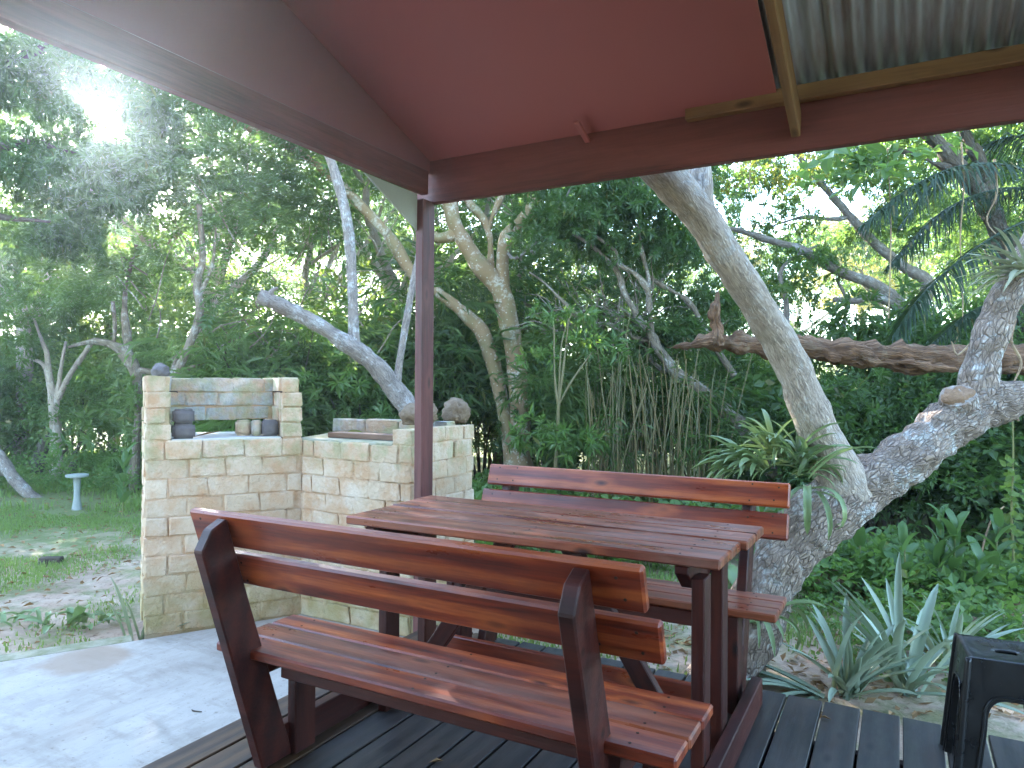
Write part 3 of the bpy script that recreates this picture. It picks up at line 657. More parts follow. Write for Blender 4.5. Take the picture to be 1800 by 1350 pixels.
def grow(mb, p, d, L, rad, depth, r, tips, seg=7, spread=.7, gnarl=.25, up=.12):
    """one limb and its forks; tips collects where the leaves go"""
    n = 4; pts = [p]; rr = [rad]; dd = d.copy()
    for k in range(n):
        dd = dd+r.normal(0, gnarl, 3)*.5+np.array([0, 0, up*.5]); dd /= np.linalg.norm(dd); pts.append(pts[-1]+dd*L/n); rr.append(rad*(1-.42*(k+1)/n))
    tube(mb, pts, rr, seg, 3, cap=False)
    if depth == 0: tips.append((pts[-1], L)); return
    if depth == 1: tips.append((pts[2], L*.7))
    for j in range(r.integers(2, 4)):
        q = r.normal(0, 1, 3); q -= dd*(q@dd); q /= np.linalg.norm(q)+1e-9
        nd = dd+q*spread*r.uniform(.6, 1.3); nd /= np.linalg.norm(nd)
        grow(mb, pts[-1] if j < 2 else pts[3], nd, L*r.uniform(.62, .85), rr[-1]*.72, depth-1, r, tips, max(4, seg-1), spread, gnarl, up)
def proto_tree(seed, h=3.2, rad=.16, L=2.0, depth=3, kind='whorl', nsp=70, brad=1.0, scale=1.0, low=0, lean=(0, 0)):
    r = np.random.default_rng(seed); wb = MB(); tips = []
    top = np.array([lean[0], lean[1], h]); mid = top*.5+np.array([r.normal(0, .15), r.normal(0, .15), 0])
    tube(wb, [np.array([0, 0, -.3]), np.array([0, 0, .1]), mid, top], [rad*1.5, rad*1.15, rad*.95, rad*.8], 12, 5, .02, 4, seed)
    for j in range(4):
        a = j*1.57+r.uniform(-.5, .5); d = np.array([math.cos(a)*.8, math.sin(a)*.8, r.uniform(.35, 1.0)]); d /= np.linalg.norm(d)
        grow(wb, top-np.array([0, 0, r.uniform(0, .25)*h]), d, L, rad*.55, depth-1, r, tips)
    for j in range(low):
        a = r.uniform(0, 6.28); d = np.array([math.cos(a), math.sin(a), r.uniform(-.1, .3)]); d /= np.linalg.norm(d)
        grow(wb, mid*r.uniform(.7, 1.5), d, L*.8, rad*.35, 1, r, tips)
    lb = MB()
    for c, l in tips:
        P, D = blob(c, brad*r.uniform(.7, 1.25), int(nsp*r.uniform(.6, 1.3)), r); sprays(lb, P, D, kind, r, scale)
    return wb.mesh('trunk', uv=True), lb.mesh('crown', smooth=False)
def proto_shrub(seed, rad=1.0, h=1.6, n=12, nsp=60, kind='twig', scale=1.0):
    r = np.random.default_rng(seed); wb = MB(); lb = MB()
    for j in range(n):
        a = r.uniform(0, 6.28); q = rad*r.uniform(.1, .9); t = np.array([math.cos(a)*q, math.sin(a)*q, h*r.uniform(.3, 1)])
        tube(wb, [np.array([t[0]*.15, t[1]*.15, -.1]), np.array([t[0]*.5, t[1]*.5, t[2]*.55]), t], [.016, .011, .005], 5, 3, cap=False)
        P, D = blob(t, rad*.5*r.uniform(.7, 1.2), int(nsp*r.uniform(.7, 1.3)), r, .9, .05); sprays(lb, P, D, kind, r, scale)
    return wb.mesh('stem', uv=True), lb.mesh('foliage', smooth=False)
def with_mat(me, mat): m2 = me.copy(); m2.materials.clear(); m2.materials.append(mat); return m2

# ------------------------------------------------------------------ FOREST
MARKS = ((-330, 'past the left photo edge'), (-120, 'just outside the left photo edge'), (-30, 'at the left photo edge'), (40, 'above the fallen grey trunk'), (130, 'behind the white pedestal'), (225, 'at the left side of the brick niche'), (325, 'behind the left half of the brick niche'),
         (400, 'behind the middle of the brick niche'), (460, 'behind the sawn stem end'), (530, 'below the slanting sawn stem'), (575, 'left of the upright speckled stem'), (640, 'right of the upright speckled stem'), (720, 'left of the veranda post'), (780, 'just right of the veranda post'), (855, 'behind the twin-stemmed trunk'),
         (910, 'right of the twin-stemmed trunk'), (975, 'behind the thin sapling'), (1050, 'behind the left part of the bamboo'), (1120, 'behind the bamboo clump'), (1245, 'behind the spike of the dead trunk'), (1330, 'behind the pale leaning limb'), (1400, 'right of the pale leaning limb'), (1465, 'below the boughs of the spreading tree'),
         (1515, 'behind the tallest green stem'), (1570, 'below the level dead trunk'), (1640, 'left of the sawn knot'), (1695, 'behind the sawn knot'), (1745, 'beside the hanging climber'), (1825, 'at the right photo edge'), (1885, 'just outside the right photo edge'), (1980, 'past the right photo edge'), (2200, 'far past the right photo edge'))
def place(px, D): return ' '+min(MARKS, key=lambda q: abs(q[0]-px))[1]
PROT = [proto_tree(1, 3.0, .15, 2.1, 3, 'whorl', 100, 1.0, .74), proto_tree(2, 3.4, .17, 2.3, 3, 'pinnate', 78, 1.1, .82), proto_tree(3, 2.4, .12, 1.8, 3, 'twig', 95, .95, 1.35, low=3),
        proto_tree(4, 2.8, .14, 2.0, 3, 'whorl', 90, 1.0, .70, low=4), proto_tree(5, 3.6, .18, 2.4, 3, 'twig', 95, 1.1, 1.6)]
VAR = {}
def variant(p, mat, key):
    k = (key, mat)
    if k not in VAR: VAR[k] = with_mat(p, M[mat])
    return VAR[k]
def forest_tree(k, px, D, sc, mat, label, group, barkm='bark_limb', rot=None, name='forest_tree', lift=0.0):
    p = ond(px, 675, D); x, y = p[0], p[1]
    o = thing(name, label, 'tree', (x, y, float(gz(x, y))+lift), group); o.rotation_euler.z = random.uniform(0, 6.28) if rot is None else rot; o.scale = (sc, sc, sc*random.uniform(.92, 1.08))
    put('trunk', variant(PROT[k][0], barkm, ('t', k)), None, o); put('crown', variant(PROT[k][1], mat, ('c', k)), None, o); return o
G1 = 'dark trees of the forest edge'; L1 = 'dark leafy tree standing in the forest edge behind the garden'
G2 = 'mid green trees of the forest edge'; L2 = 'mid green bushy tree in the forest behind the garden'
G3 = 'sunlit trees beyond the forest edge'; L3 = 'bright yellow-green sunlit tree seen far behind the forest edge'
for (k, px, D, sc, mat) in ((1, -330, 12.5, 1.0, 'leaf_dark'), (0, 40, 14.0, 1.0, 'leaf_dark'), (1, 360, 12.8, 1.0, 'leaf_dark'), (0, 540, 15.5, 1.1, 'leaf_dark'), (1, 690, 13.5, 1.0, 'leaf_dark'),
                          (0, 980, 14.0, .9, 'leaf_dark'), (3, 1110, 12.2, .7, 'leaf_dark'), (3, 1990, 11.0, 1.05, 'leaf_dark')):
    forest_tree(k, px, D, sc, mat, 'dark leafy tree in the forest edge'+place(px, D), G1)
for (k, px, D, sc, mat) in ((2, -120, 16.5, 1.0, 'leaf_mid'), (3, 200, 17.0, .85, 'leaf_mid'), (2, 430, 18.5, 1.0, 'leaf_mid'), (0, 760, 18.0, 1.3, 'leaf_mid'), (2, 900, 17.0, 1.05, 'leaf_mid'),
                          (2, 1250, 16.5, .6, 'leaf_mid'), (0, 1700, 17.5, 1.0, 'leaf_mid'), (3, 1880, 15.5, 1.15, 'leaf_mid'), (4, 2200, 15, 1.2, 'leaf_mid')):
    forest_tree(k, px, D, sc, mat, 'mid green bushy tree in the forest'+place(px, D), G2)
for (k, px, D, sc, mat) in ((4, 60, 26, .95, 'leaf_light'), (2, 330, 27, 1.0, 'leaf_light'), (4, 620, 28, 1.0, 'leaf_light'), (2, 860, 26, 1.0, 'leaf_light'), (4, 1050, 30, 1.0, 'leaf_yellow_or_sunlit'), (2, 1230, 27, .95, 'leaf_light'),
                          (4, 1400, 33, .9, 'leaf_yellow_or_sunlit'), (4, 1510, 36, .95, 'leaf_yellow_or_sunlit'), (4, 1640, 32, .9, 'leaf_yellow_or_sunlit'), (2, 1850, 27, 1.0, 'leaf_light'), (4, -200, 28, 1.0, 'leaf_light')):
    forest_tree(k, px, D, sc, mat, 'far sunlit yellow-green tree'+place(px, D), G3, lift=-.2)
SHR = [proto_shrub(11, 1.0, 1.7, 12, 60, 'twig', 1.2), proto_shrub(12, 1.1, 1.5, 12, 45, 'whorl', .8), proto_shrub(13, .9, 2.2, 14, 45, 'bamboo', 1.2), proto_shrub(14, 1.0, 1.2, 12, 45, 'broad', 1.0)]
def shrub(k, px, D, sc, mat, label, group, name='shrub', dy=0):
    p = ond(px, 675, D); o = thing(name, label, 'shrub', (p[0], p[1], float(gz(p[0], p[1]))-.05), group); o.rotation_euler.z = random.uniform(0, 6.28); o.scale = (sc*random.uniform(.9, 1.1), sc, sc*random.uniform(.9, 1.15))
    put('stem', variant(SHR[k][0], 'bark_dark', ('s', k)), None, o); put('foliage', variant(SHR[k][1], mat, ('f', k)), None, o); return o
S1, SL1 = 'understorey shrubs under the forest edge', 'leafy green shrub filling the shade under the forest edge'
S2, SL2 = 'dark shrubs at the right of the garden', 'dark glossy shrub in the shade behind the leaning tree'
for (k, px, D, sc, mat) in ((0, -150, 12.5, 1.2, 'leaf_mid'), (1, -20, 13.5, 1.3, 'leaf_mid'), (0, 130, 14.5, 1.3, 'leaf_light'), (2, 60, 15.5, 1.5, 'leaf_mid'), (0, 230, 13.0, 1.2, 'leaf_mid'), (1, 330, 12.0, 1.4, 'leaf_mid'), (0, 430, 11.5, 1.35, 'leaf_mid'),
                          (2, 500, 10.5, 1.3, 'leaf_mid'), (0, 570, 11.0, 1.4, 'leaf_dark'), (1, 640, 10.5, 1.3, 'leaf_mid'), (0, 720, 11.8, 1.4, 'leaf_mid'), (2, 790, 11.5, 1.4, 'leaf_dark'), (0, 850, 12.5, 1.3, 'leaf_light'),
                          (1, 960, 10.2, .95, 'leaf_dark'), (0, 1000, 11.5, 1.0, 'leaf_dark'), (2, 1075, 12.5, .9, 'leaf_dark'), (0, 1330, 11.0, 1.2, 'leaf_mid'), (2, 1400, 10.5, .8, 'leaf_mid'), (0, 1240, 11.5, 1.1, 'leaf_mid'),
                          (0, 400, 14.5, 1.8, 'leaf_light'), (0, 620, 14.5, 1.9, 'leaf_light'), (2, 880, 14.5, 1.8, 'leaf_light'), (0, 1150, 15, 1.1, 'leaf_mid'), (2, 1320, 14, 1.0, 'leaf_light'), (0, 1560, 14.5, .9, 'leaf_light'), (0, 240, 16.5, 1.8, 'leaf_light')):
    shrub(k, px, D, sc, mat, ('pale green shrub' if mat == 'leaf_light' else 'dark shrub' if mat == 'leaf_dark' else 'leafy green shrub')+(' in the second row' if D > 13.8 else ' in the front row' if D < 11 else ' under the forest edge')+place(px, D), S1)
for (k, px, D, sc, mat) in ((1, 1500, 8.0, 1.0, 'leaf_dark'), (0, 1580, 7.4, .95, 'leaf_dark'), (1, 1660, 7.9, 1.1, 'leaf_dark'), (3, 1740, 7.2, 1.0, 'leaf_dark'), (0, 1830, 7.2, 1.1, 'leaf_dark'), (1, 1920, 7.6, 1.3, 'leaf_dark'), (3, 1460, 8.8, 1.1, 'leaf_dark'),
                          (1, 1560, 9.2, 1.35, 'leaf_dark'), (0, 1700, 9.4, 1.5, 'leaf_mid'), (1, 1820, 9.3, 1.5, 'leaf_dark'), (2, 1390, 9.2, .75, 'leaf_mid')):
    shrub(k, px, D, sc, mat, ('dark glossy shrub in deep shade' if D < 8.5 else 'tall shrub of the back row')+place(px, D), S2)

def open_to_sun(o):
    me = o.data; n = len(me.vertices); co = np.empty(n*3, np.float32); me.vertices.foreach_get('co', co); co = co.reshape(-1, 3)
    Mw = np.array(o.parent.matrix_basis); W_ = co@Mw[:3, :3].T+Mw[:3, 3]; c = W_.reshape(-1, 4, 3).mean(1); k = keep_sun(c)
    if k.all(): return
    V = co.reshape(-1, 4, 3)[k]; b = np.arange(len(V))[:, None]*4; mb = MB(); mb.add(V.reshape(-1, 3), np.concatenate([b+np.array([[0, 1, 2]]), b+np.array([[0, 2, 3]])]))
    m2 = mb.mesh(me.name, smooth=False); m2.materials.append(me.materials[0]); o.data = m2
for o in list(COL.objects):
    if o.parent and o.parent.get('group') in (G1, G2, G3) and o.name.startswith('crown'): open_to_sun(o)
# ------------------------------------------------------------------ NAMED TREES
def woody(name, parent, stems, mat, seg=14, step=6, amp=.012, freq=7, seed=1, off=None):
    mb = MB()
    for k, s in enumerate(stems):
        P, r = wire(s); tube(mb, P, r, seg, step, amp, freq, seed+k)
    return put(name, mb.mesh(name, uv=True, off=off), mat, parent)
def leafy(name, parent, blobs, kind, mat, seed, scale=1.0, off=None, sun=True):
    r = np.random.default_rng(seed); mb = MB()
    for (x, y, D, rad, n) in blobs:
        P, Dd = blob(ond(x, y, D), rad, n, r)
        if sun: k = keep_sun(P); P, Dd = P[k], Dd[k]
        sprays(mb, P, Dd, kind, r, scale)
    return put(name, mb.mesh(name, smooth=False, off=off), mat, parent)
def root_at(px, py, D): p = ond(px, py, D); return (p[0], p[1], float(gz(p[0], p[1])))
# A: leaning tree by the deck
oA = root_at(1262, 1180, 3.95); TA = thing('leaning_tree', 'pale flaky-barked leaning tree forking beside the deck', 'tree', oA)
woody('trunk', TA, [[(1252, 1240, 3.95, 128), (1290, 1165, 3.95, 104), (1352, 1022, 4.0, 98), (1403, 948, 4.05, 98), (1455, 900, 4.1, 102), (1523, 853, 4.15, 92), (1596, 806, 4.22, 84), (1662, 753, 4.28, 84), (1715, 718, 4.34, 84), (1756, 703, 4.36, 78), (1781, 697, 4.38, 60)]], M['bark_near'], 56, 26, .030, 9, 3, off=oA)
woody('limb', TA, [[(1488, 872, 4.12, 90), (1462, 806, 4.08, 74), (1428, 730, 4.06, 66), (1387, 632, 4.05, 61), (1336, 545, 4.0, 58), (1281, 462, 3.95, 57), (1230, 380, 3.9, 60), (1178, 316, 3.85, 64), (1100, 240, 3.8, 60), (1000, 150, 3.75, 50)],
                   [(1232, 378, 3.92, 48), (1231, 322, 3.93, 41), (1228, 260, 3.95, 38), (1215, 150, 4.0, 34)]], M['bark_limb'], 44, 18, .008, 10, 5, off=oA)
woody('limb', TA, [[(1714, 712, 4.34, 66), (1722, 660, 4.34, 56), (1738, 598, 4.34, 53), (1764, 535, 4.33, 52), (1798, 470, 4.3, 53), (1835, 390, 4.3, 50), (1860, 250, 4.3, 44)]], M['bark_near'], 32, 14, .014, 12, 8, off=oA)
mb = MB(); P, r = wire([(1684, 730, 4.30, 64), (1683, 704, 4.255, 60), (1682, 695, 4.235, 54)]); tube(mb, P, r, 20, 4, .01, 12, 3); put('cut_stub', mb.mesh('cut_stub', uv=True, off=oA), M['bark_near'], TA)
mb = MB(); P, r = wire([(1682, 700, 4.245, 50), (1681, 693, 4.222, 45), (1681, 694, 4.235, 24)]); tube(mb, P, r, 22, 4, .03, 26, 5, smooth=False); put('heartwood', mb.mesh('heartwood', off=oA), M['cut'], TA)
mb = MB(); c0 = ond(1326, 513, 3.965); tube(mb, [c0-R_*.05+U_*.006, c0, c0+R_*.048-U_*.012], [.003, .013, .004], 8, 4, .004, 40, 2); put('wound', mb.mesh('wound', off=oA), M['cut'], TA)
# B: broken dead branch
oB = root_at(2050, 700, 5.4); TB = thing('fallen_branch', 'stringy brown dead tree trunk lying level behind the leaning tree', 'fallen branch', oB)
woody('trunk', TB, [[(1168, 612, 5.0, 3), (1200, 608, 5.0, 12), (1260, 602, 5.05, 28), (1320, 604, 5.05, 32), (1430, 614, 5.1, 40), (1560, 629, 5.15, 44), (1700, 632, 5.2, 46), (1830, 634, 5.25, 48), (1960, 700, 5.35, 52), (2050, 1030, 5.4, 66)],
                    [(1262, 608, 5.05, 30), (1261, 580, 5.05, 22), (1255, 555, 5.05, 20), (1262, 530, 5.05, 11), (1261, 512, 5.05, 3)],
                    [(1500, 627, 5.06, 16), (1600, 641, 5.08, 14), (1720, 652, 5.1, 12), (1850, 645, 5.15, 16)]], M['bark_dead'], 30, 16, .036, 12, 11, off=oB)
# C: twin-stemmed smooth tree
oC = root_at(905, 840, 10); TC = thing('twin_tree', 'smooth tan twin-stemmed tree with white lichen spots behind the post', 'tree', oC)
woody('trunk', TC, [[(915, 850, 10, 66), (912, 800, 10, 43.2), (914, 730, 10, 36), (908, 650, 10, 34.8), (897, 580, 10, 33.6), (880, 510, 10, 34.8), (848, 470, 10, 32.4), (812, 420, 10, 28.8), (793, 375, 10, 26.4), (788, 320, 10, 25.2), (775, 200, 10, 22.8), (740, 60, 10, 15.6)],
                    [(884, 515, 10, 28.8), (884, 465, 10, 24), (892, 415, 10, 24), (918, 388, 10, 22.8), (938, 355, 10, 21.6), (936, 320, 10, 20.4), (955, 210, 10, 16.8)],
                    [(905, 820, 10.1, 39.6), (890, 740, 10.1, 27.6), (872, 660, 10.1, 25.2), (850, 590, 10.1, 26.4), (815, 550, 10.1, 22.8), (770, 515, 10.1, 20.4), (725, 480, 10.1, 19.8), (690, 425, 10.1, 19.2), (640, 368, 10.1, 17.4), (570, 300, 10.2, 15), (490, 250, 10.3, 13.2), (380, 200, 10.3, 8.4)],
                    [(800, 412, 10, 21.6), (770, 418, 10, 19.2), (752, 405, 10, 15.6), (738, 380, 10, 13.2), (720, 330, 10, 9.6)],
                    [(862, 480, 10.1, 14.4), (862, 420, 10.1, 10.8), (848, 382, 10.1, 10.8), (826, 358, 10.1, 11.4), (800, 320, 10.1, 9)], [(860, 400, 10.1, 9), (870, 370, 10.1, 8.4), (890, 330, 10.1, 7.2)]], M['bark_smooth'], 22, 8, .02, 4, 21, off=oC)
woody('dead_twig', TC, [[(893, 445, 9.9, 5.4), (905, 455, 9.85, 6), (930, 438, 9.85, 5.4), (955, 412, 9.85, 4.8), (985, 370, 9.85, 4.8), (1005, 325, 9.85, 3)], [(982, 372, 9.85, 3), (1010, 362, 9.85, 2.4), (1045, 372, 9.85, 1.2)], [(915, 447, 9.85, 3.6), (935, 442, 9.8, 4.2), (941, 443, 9.8, 3)]], M['bark_grey'], 8, 4, off=oC)
leafy('crown', TC, [(720, 120, 10, 1.3, 260), (620, 250, 10.2, .9, 130), (500, 220, 10.3, 1.2, 260), (400, 180, 10.3, 1.2, 260), (880, 60, 10, 1.5, 200), (960, 170, 10.2, 1.2, 160), (330, 330, 10.4, 1.0, 200), (480, 380, 10.6, 1.0, 200)], 'pinnate', M['leaf_dark'], 31, 1.15, off=oC)
# D: cut-topped stem behind the barbecue
oD = root_at(800, 870, 6.4); TD = thing('coppiced_tree', 'slanting grey-speckled stem with sawn end behind the brick barbecue', 'tree', oD)
woody('trunk', TD, [[(830, 1010, 6.45, 56.24), (780, 850, 6.45, 44.08), (738, 752, 6.4, 38), (700, 692, 6.4, 34.96), (650, 632, 6.35, 33.44), (600, 597, 6.3, 30.4), (550, 566, 6.3, 26.6), (500, 540, 6.25, 25.08), (455, 520, 6.2, 23.56)],
                    [(470, 528, 6.22, 16.72), (478, 512, 6.2, 10.64), (488, 506, 6.2, 5.32)]], M['bark_grey'], 26, 12, .014, 9, 31, off=oD)
woody('limb', TD, [[(626, 622, 6.35, 25.84), (622, 580, 6.35, 19), (619, 500, 6.35, 18.24), (613, 410, 6.35, 18.24), (597, 330, 6.35, 17.48), (577, 270, 6.35, 17.48), (548, 180, 6.35, 15.2), (500, 60, 6.35, 11.4)]], M['bark_grey'], 20, 8, .006, 9, 33, off=oD)
woody('limb', TD, [[(696, 690, 6.4, 18.24), (702, 640, 6.4, 12.92), (712, 580, 6.4, 12.92), (722, 520, 6.4, 12.16), (734, 460, 6.45, 11.4), (745, 380, 6.5, 9.88), (750, 250, 6.5, 8.36)]], M['bark_grey'], 16, 8, .004, 9, 35, off=oD)
# E: twisted grey tree behind the bench
oE = root_at(1345, 800, 8.6); TE = thing('gnarled_tree', 'gnarled grey tree leaning left behind the far bench', 'tree', oE)
woody('trunk', TE, [[(1390, 900, 8.7, 36.72), (1335, 790, 8.6, 29.92), (1290, 735, 8.6, 25.84), (1238, 690, 8.6, 21.76), (1190, 655, 8.6, 19.04), (1160, 618, 8.6, 17.68), (1146, 592, 8.6, 16.32), (1122, 560, 8.6, 12.24), (1098, 515, 8.6, 10.88), (1085, 478, 8.6, 8.84), (1050, 440, 8.6, 6.12), (990, 400, 8.6, 4.08)],
                    [(1145, 595, 8.6, 12.24), (1143, 555, 8.55, 9.52), (1138, 510, 8.5, 10.2), (1115, 480, 8.5, 9.52), (1088, 465, 8.5, 6.8), (1080, 440, 8.5, 5.44), (1040, 410, 8.5, 3.4)], [(1138, 540, 8.6, 8.16), (1140, 490, 8.6, 6.8), (1126, 430, 8.6, 6.8), (1122, 370, 8.6, 6.12), (1110, 300, 8.6, 4.08)],
                    [(1148, 600, 8.7, 9.52), (1110, 592, 8.7, 8.16), (1070, 570, 8.7, 7.48), (1040, 570, 8.7, 6.8), (1005, 545, 8.7, 6.12), (960, 500, 8.7, 4.76), (930, 478, 8.7, 3.4)], [(1240, 692, 8.7, 10.88), (1190, 660, 8.8, 10.88), (1150, 640, 8.8, 9.52), (1130, 600, 8.8, 5.44)],
                    [(1250, 600, 8.9, 10.2), (1222, 545, 8.9, 9.52), (1200, 522, 8.9, 8.84), (1170, 505, 8.9, 8.16), (1140, 485, 8.9, 6.12)], [(1290, 660, 8.9, 10.2), (1250, 600, 8.9, 9.52)]], M['bark_brown'], 12, 7, .012, 9, 41, off=oE)
rt = np.random.default_rng(404); tw = []
for k in range(46):
    x, y = rt.uniform(1000, 1150), rt.uniform(560, 625); D = rt.uniform(8.6, 9.6); a = rt.uniform(-2.7, -1.0); ln_ = rt.uniform(60, 150); pts = []; cv = rt.normal(0, .9)
    for q in range(6):
        pts.append((x, y, D, rt.uniform(3.0, 5.5)*(1-.14*q))); x += math.cos(a)*ln_/5; y += math.sin(a)*ln_/5; a += cv/5+rt.normal(0, .18)
    tw.append(pts)
for k in range(40):
    x, y = rt.uniform(250, 700), rt.uniform(420, 640); D = rt.uniform(9.5, 10.6); a = rt.uniform(-2.8, -.3); ln_ = rt.uniform(60, 170); pts = []; cv = rt.normal(0, .8)
    for q in range(6):
        pts.append((x, y, D, rt.uniform(2.4, 4.2)*(1-.14*q))); x += math.cos(a)*ln_/5; y += math.sin(a)*ln_/5; a += cv/5+rt.normal(0, .18)
    tw.append(pts)
woody('twigs', TE, tw[:46], M['bark_brown'], 5, 3, 0, off=oE); TWL = tw[46:]
leafy('crown', TE, [(1050, 400, 8.8, .75, 170), (980, 430, 9.0, .7, 150), (1120, 440, 8.8, .6, 120), (1150, 330, 8.7, .7, 150), (1010, 340, 8.8, .8, 170), (1130, 370, 8.4, .4, 70), (1190, 440, 9.2, .6, 110), (1230, 540, 9.4, .55, 110), (1190, 590, 8.9, .3, 45)]*2, 'whorl', M['leaf_dark'], 43, .62, off=oE)
# G: spreading tree in the right background
oG = root_at(1640, 800, 9.8); TG = thing('spreading_tree', 'spreading tree with long grey boughs behind the dead trunk at right', 'tree', oG)
woody('trunk', TG, [[(1660, 860, 9.9, 45.9), (1640, 700, 9.8, 37.4), (1610, 590, 9.8, 30.6), (1580, 535, 9.7, 25.5), (1535, 500, 9.6, 20.4), (1470, 475, 9.5, 17), (1410, 440, 9.5, 15.3), (1350, 422, 9.5, 11.9), (1280, 402, 9.5, 7.65), (1200, 410, 9.5, 3.4)],
                    [(1610, 580, 9.8, 25.5), (1630, 500, 9.9, 22.1), (1590, 470, 9.9, 18.7), (1530, 420, 10, 15.3), (1490, 375, 10, 14.45), (1450, 330, 10, 11.9), (1400, 270, 10, 7.65)], [(1590, 545, 9.7, 18.7), (1540, 522, 9.6, 15.3), (1500, 528, 9.6, 13.6), (1465, 526, 9.6, 10.2)],
                    [(1480, 640, 9.6, 10.2), (1482, 580, 9.6, 7.65), (1488, 530, 9.6, 6.8), (1470, 490, 9.6, 5.1)], [(1500, 380, 10, 7.65), (1460, 385, 10, 7.65), (1410, 382, 10, 5.95), (1350, 400, 10, 3.4)], [(1380, 610, 9.5, 11.05), (1383, 540, 9.5, 9.35), (1372, 480, 9.5, 7.65), (1400, 450, 9.5, 5.1), (1440, 430, 9.5, 3.4)]], M['bark_grey'], 12, 7, .012, 8, 51, off=oG)
leafy('crown', TG, [(1400, 290, 9.8, .75, 130), (1300, 340, 9.6, .6, 80), (1480, 320, 10.2, .9, 150), (1580, 290, 10, .9, 150), (1600, 380, 10.2, .7, 110), (1420, 470, 9.6, .45, 55), (1480, 590, 9.8, .35, 30), (1700, 300, 10, .9, 140), (1540, 420, 10.2, .5, 60), (1380, 400, 9.8, .45, 50), (1350, 520, 9.7, .4, 40), (1750, 420, 10.4, .8, 110)]*2, 'whorl', M['leaf_mid'], 53, .58, off=oG)
leafy('crown', TG, [(1390, 310, 9.3, .3, 22), (1300, 330, 9.3, .35, 26), (1440, 290, 9.3, .3, 16), (1270, 300, 9.2, .3, 18)], 'twig', M['leaf_yellow_or_sunlit'], 54, 1.1, off=oG)  # sunlit sprays: sunlight put into the yellower leaf colour
# F: dark trunk top right
oF = root_at(1800, 760, 7.4); TF = thing('vine_hung_tree', 'dark trunk hung with thin vines at the right edge', 'tree', oF)
woody('trunk', TF, [[(1850, 900, 7.5, 52.5), (1830, 700, 7.5, 45), (1795, 520, 7.4, 39), (1765, 430, 7.4, 37.5), (1735, 360, 7.4, 33), (1700, 310, 7.3, 30), (1660, 265, 7.3, 27), (1600, 200, 7.2, 21)], [(1745, 385, 7.4, 25.5), (1738, 330, 7.4, 22.5), (1720, 280, 7.4, 21), (1690, 220, 7.4, 18)],
                    [(1690, 305, 7.3, 13.5), (1650, 290, 7.3, 12), (1610, 272, 7.3, 9), (1560, 262, 7.3, 4.5)]], M['bark_dark'], 18, 8, .02, 7, 61, off=oF)
leafy('crown', TF, [(1680, 210, 7.4, .8, 160), (1800, 250, 7.6, .7, 120), (1560, 240, 7.2, .45, 50), (1530, 300, 7.0, .25, 16)], 'whorl', M['leaf_mid'], 63, .9, off=oF)
leafy('crown', TF, [(1500, 275, 6.6, .22, 9), (1545, 305, 6.5, .16, 6), (1620, 270, 6.6, .25, 9), (1470, 310, 6.8, .12, 4)], 'broad', M['leaf_mid'], 64, 1.25, off=oF)
for k, pts in enumerate(([(1690, 250, 6.6, 3), (1694, 330, 6.6, 3), (1688, 420, 6.6, 3), (1692, 560, 6.6, 2), (1674, 610, 6.6, 2)], [(1748, 280, 6.5, 4), (1752, 340, 6.5, 4), (1735, 390, 6.5, 3), (1770, 440, 6.4, 4), (1760, 520, 6.4, 3)], [(1560, 262, 6.8, 2.5), (1566, 400, 6.8, 2.5), (1562, 560, 6.8, 2)], [(1320, 280, 9, 2.5), (1316, 330, 9, 2.5), (1308, 350, 9, 2)], [(1785, 560, 4.8, 4), (1778, 600, 4.8, 4), (1795, 640, 4.8, 4), (1776, 690, 4.8, 4), (1790, 740, 4.8, 3)], [(1672, 600, 5.0, 3), (1690, 620, 4.98, 3), (1760, 520, 4.95, 3), (1730, 440, 4.95, 2)])):
    oV = ond(*pts[0][:3]); v = thing('hanging_vine', ['thin vine hanging in front of the palm fronds', 'twisting vine hanging beside the dark right-hand trunk', 'straight thin vine hanging from the upper right boughs', 'short thin vine hanging near the top of the leaning limb', 'curling pale vine dangling at the right edge by the dead trunk', 'bent thin vine tied across the dead trunk'][k], 'vine', oV)
    woody('stem', v, [pts], M['oldwood'], 6, 6, off=oV)
# left side trees
oH = root_at(98, 760, 12); TH = thing('small_tree', 'small many-stemmed pale tree on the lawn at the left edge', 'tree', oH)
woody('trunk', TH, [[(100, 860, 12, 22), (98, 760, 12, 19), (94, 715, 12, 16), (86, 670, 12, 9), (75, 640, 12, 7), (50, 630, 12, 4)], [(94, 700, 12, 12), (86, 655, 12, 10), (82, 620, 12, 9), (74, 600, 12, 6), (60, 560, 12, 4)], [(98, 715, 12, 11), (104, 670, 12, 8), (108, 640, 12, 6), (116, 600, 12, 4)], [(102, 700, 12, 11), (125, 655, 12, 9), (150, 620, 12, 9), (162, 600, 12, 7)]], M['bark_limb'], 10, 5, .006, 9, 71, off=oH)
leafy('crown', TH, [(40, 560, 12, .75, 120), (110, 540, 12, .8, 120), (20, 620, 12, .55, 70), (90, 590, 12.2, .6, 60), (180, 560, 12.3, .7, 90)], 'whorl', M['leaf_mid'], 73, .8, off=oH)
oI = root_at(236, 900, 10.6); TI = thing('slim_tree', 'slim pale trunk with a knotted bough at the left edge of the barbecue', 'tree', oI)
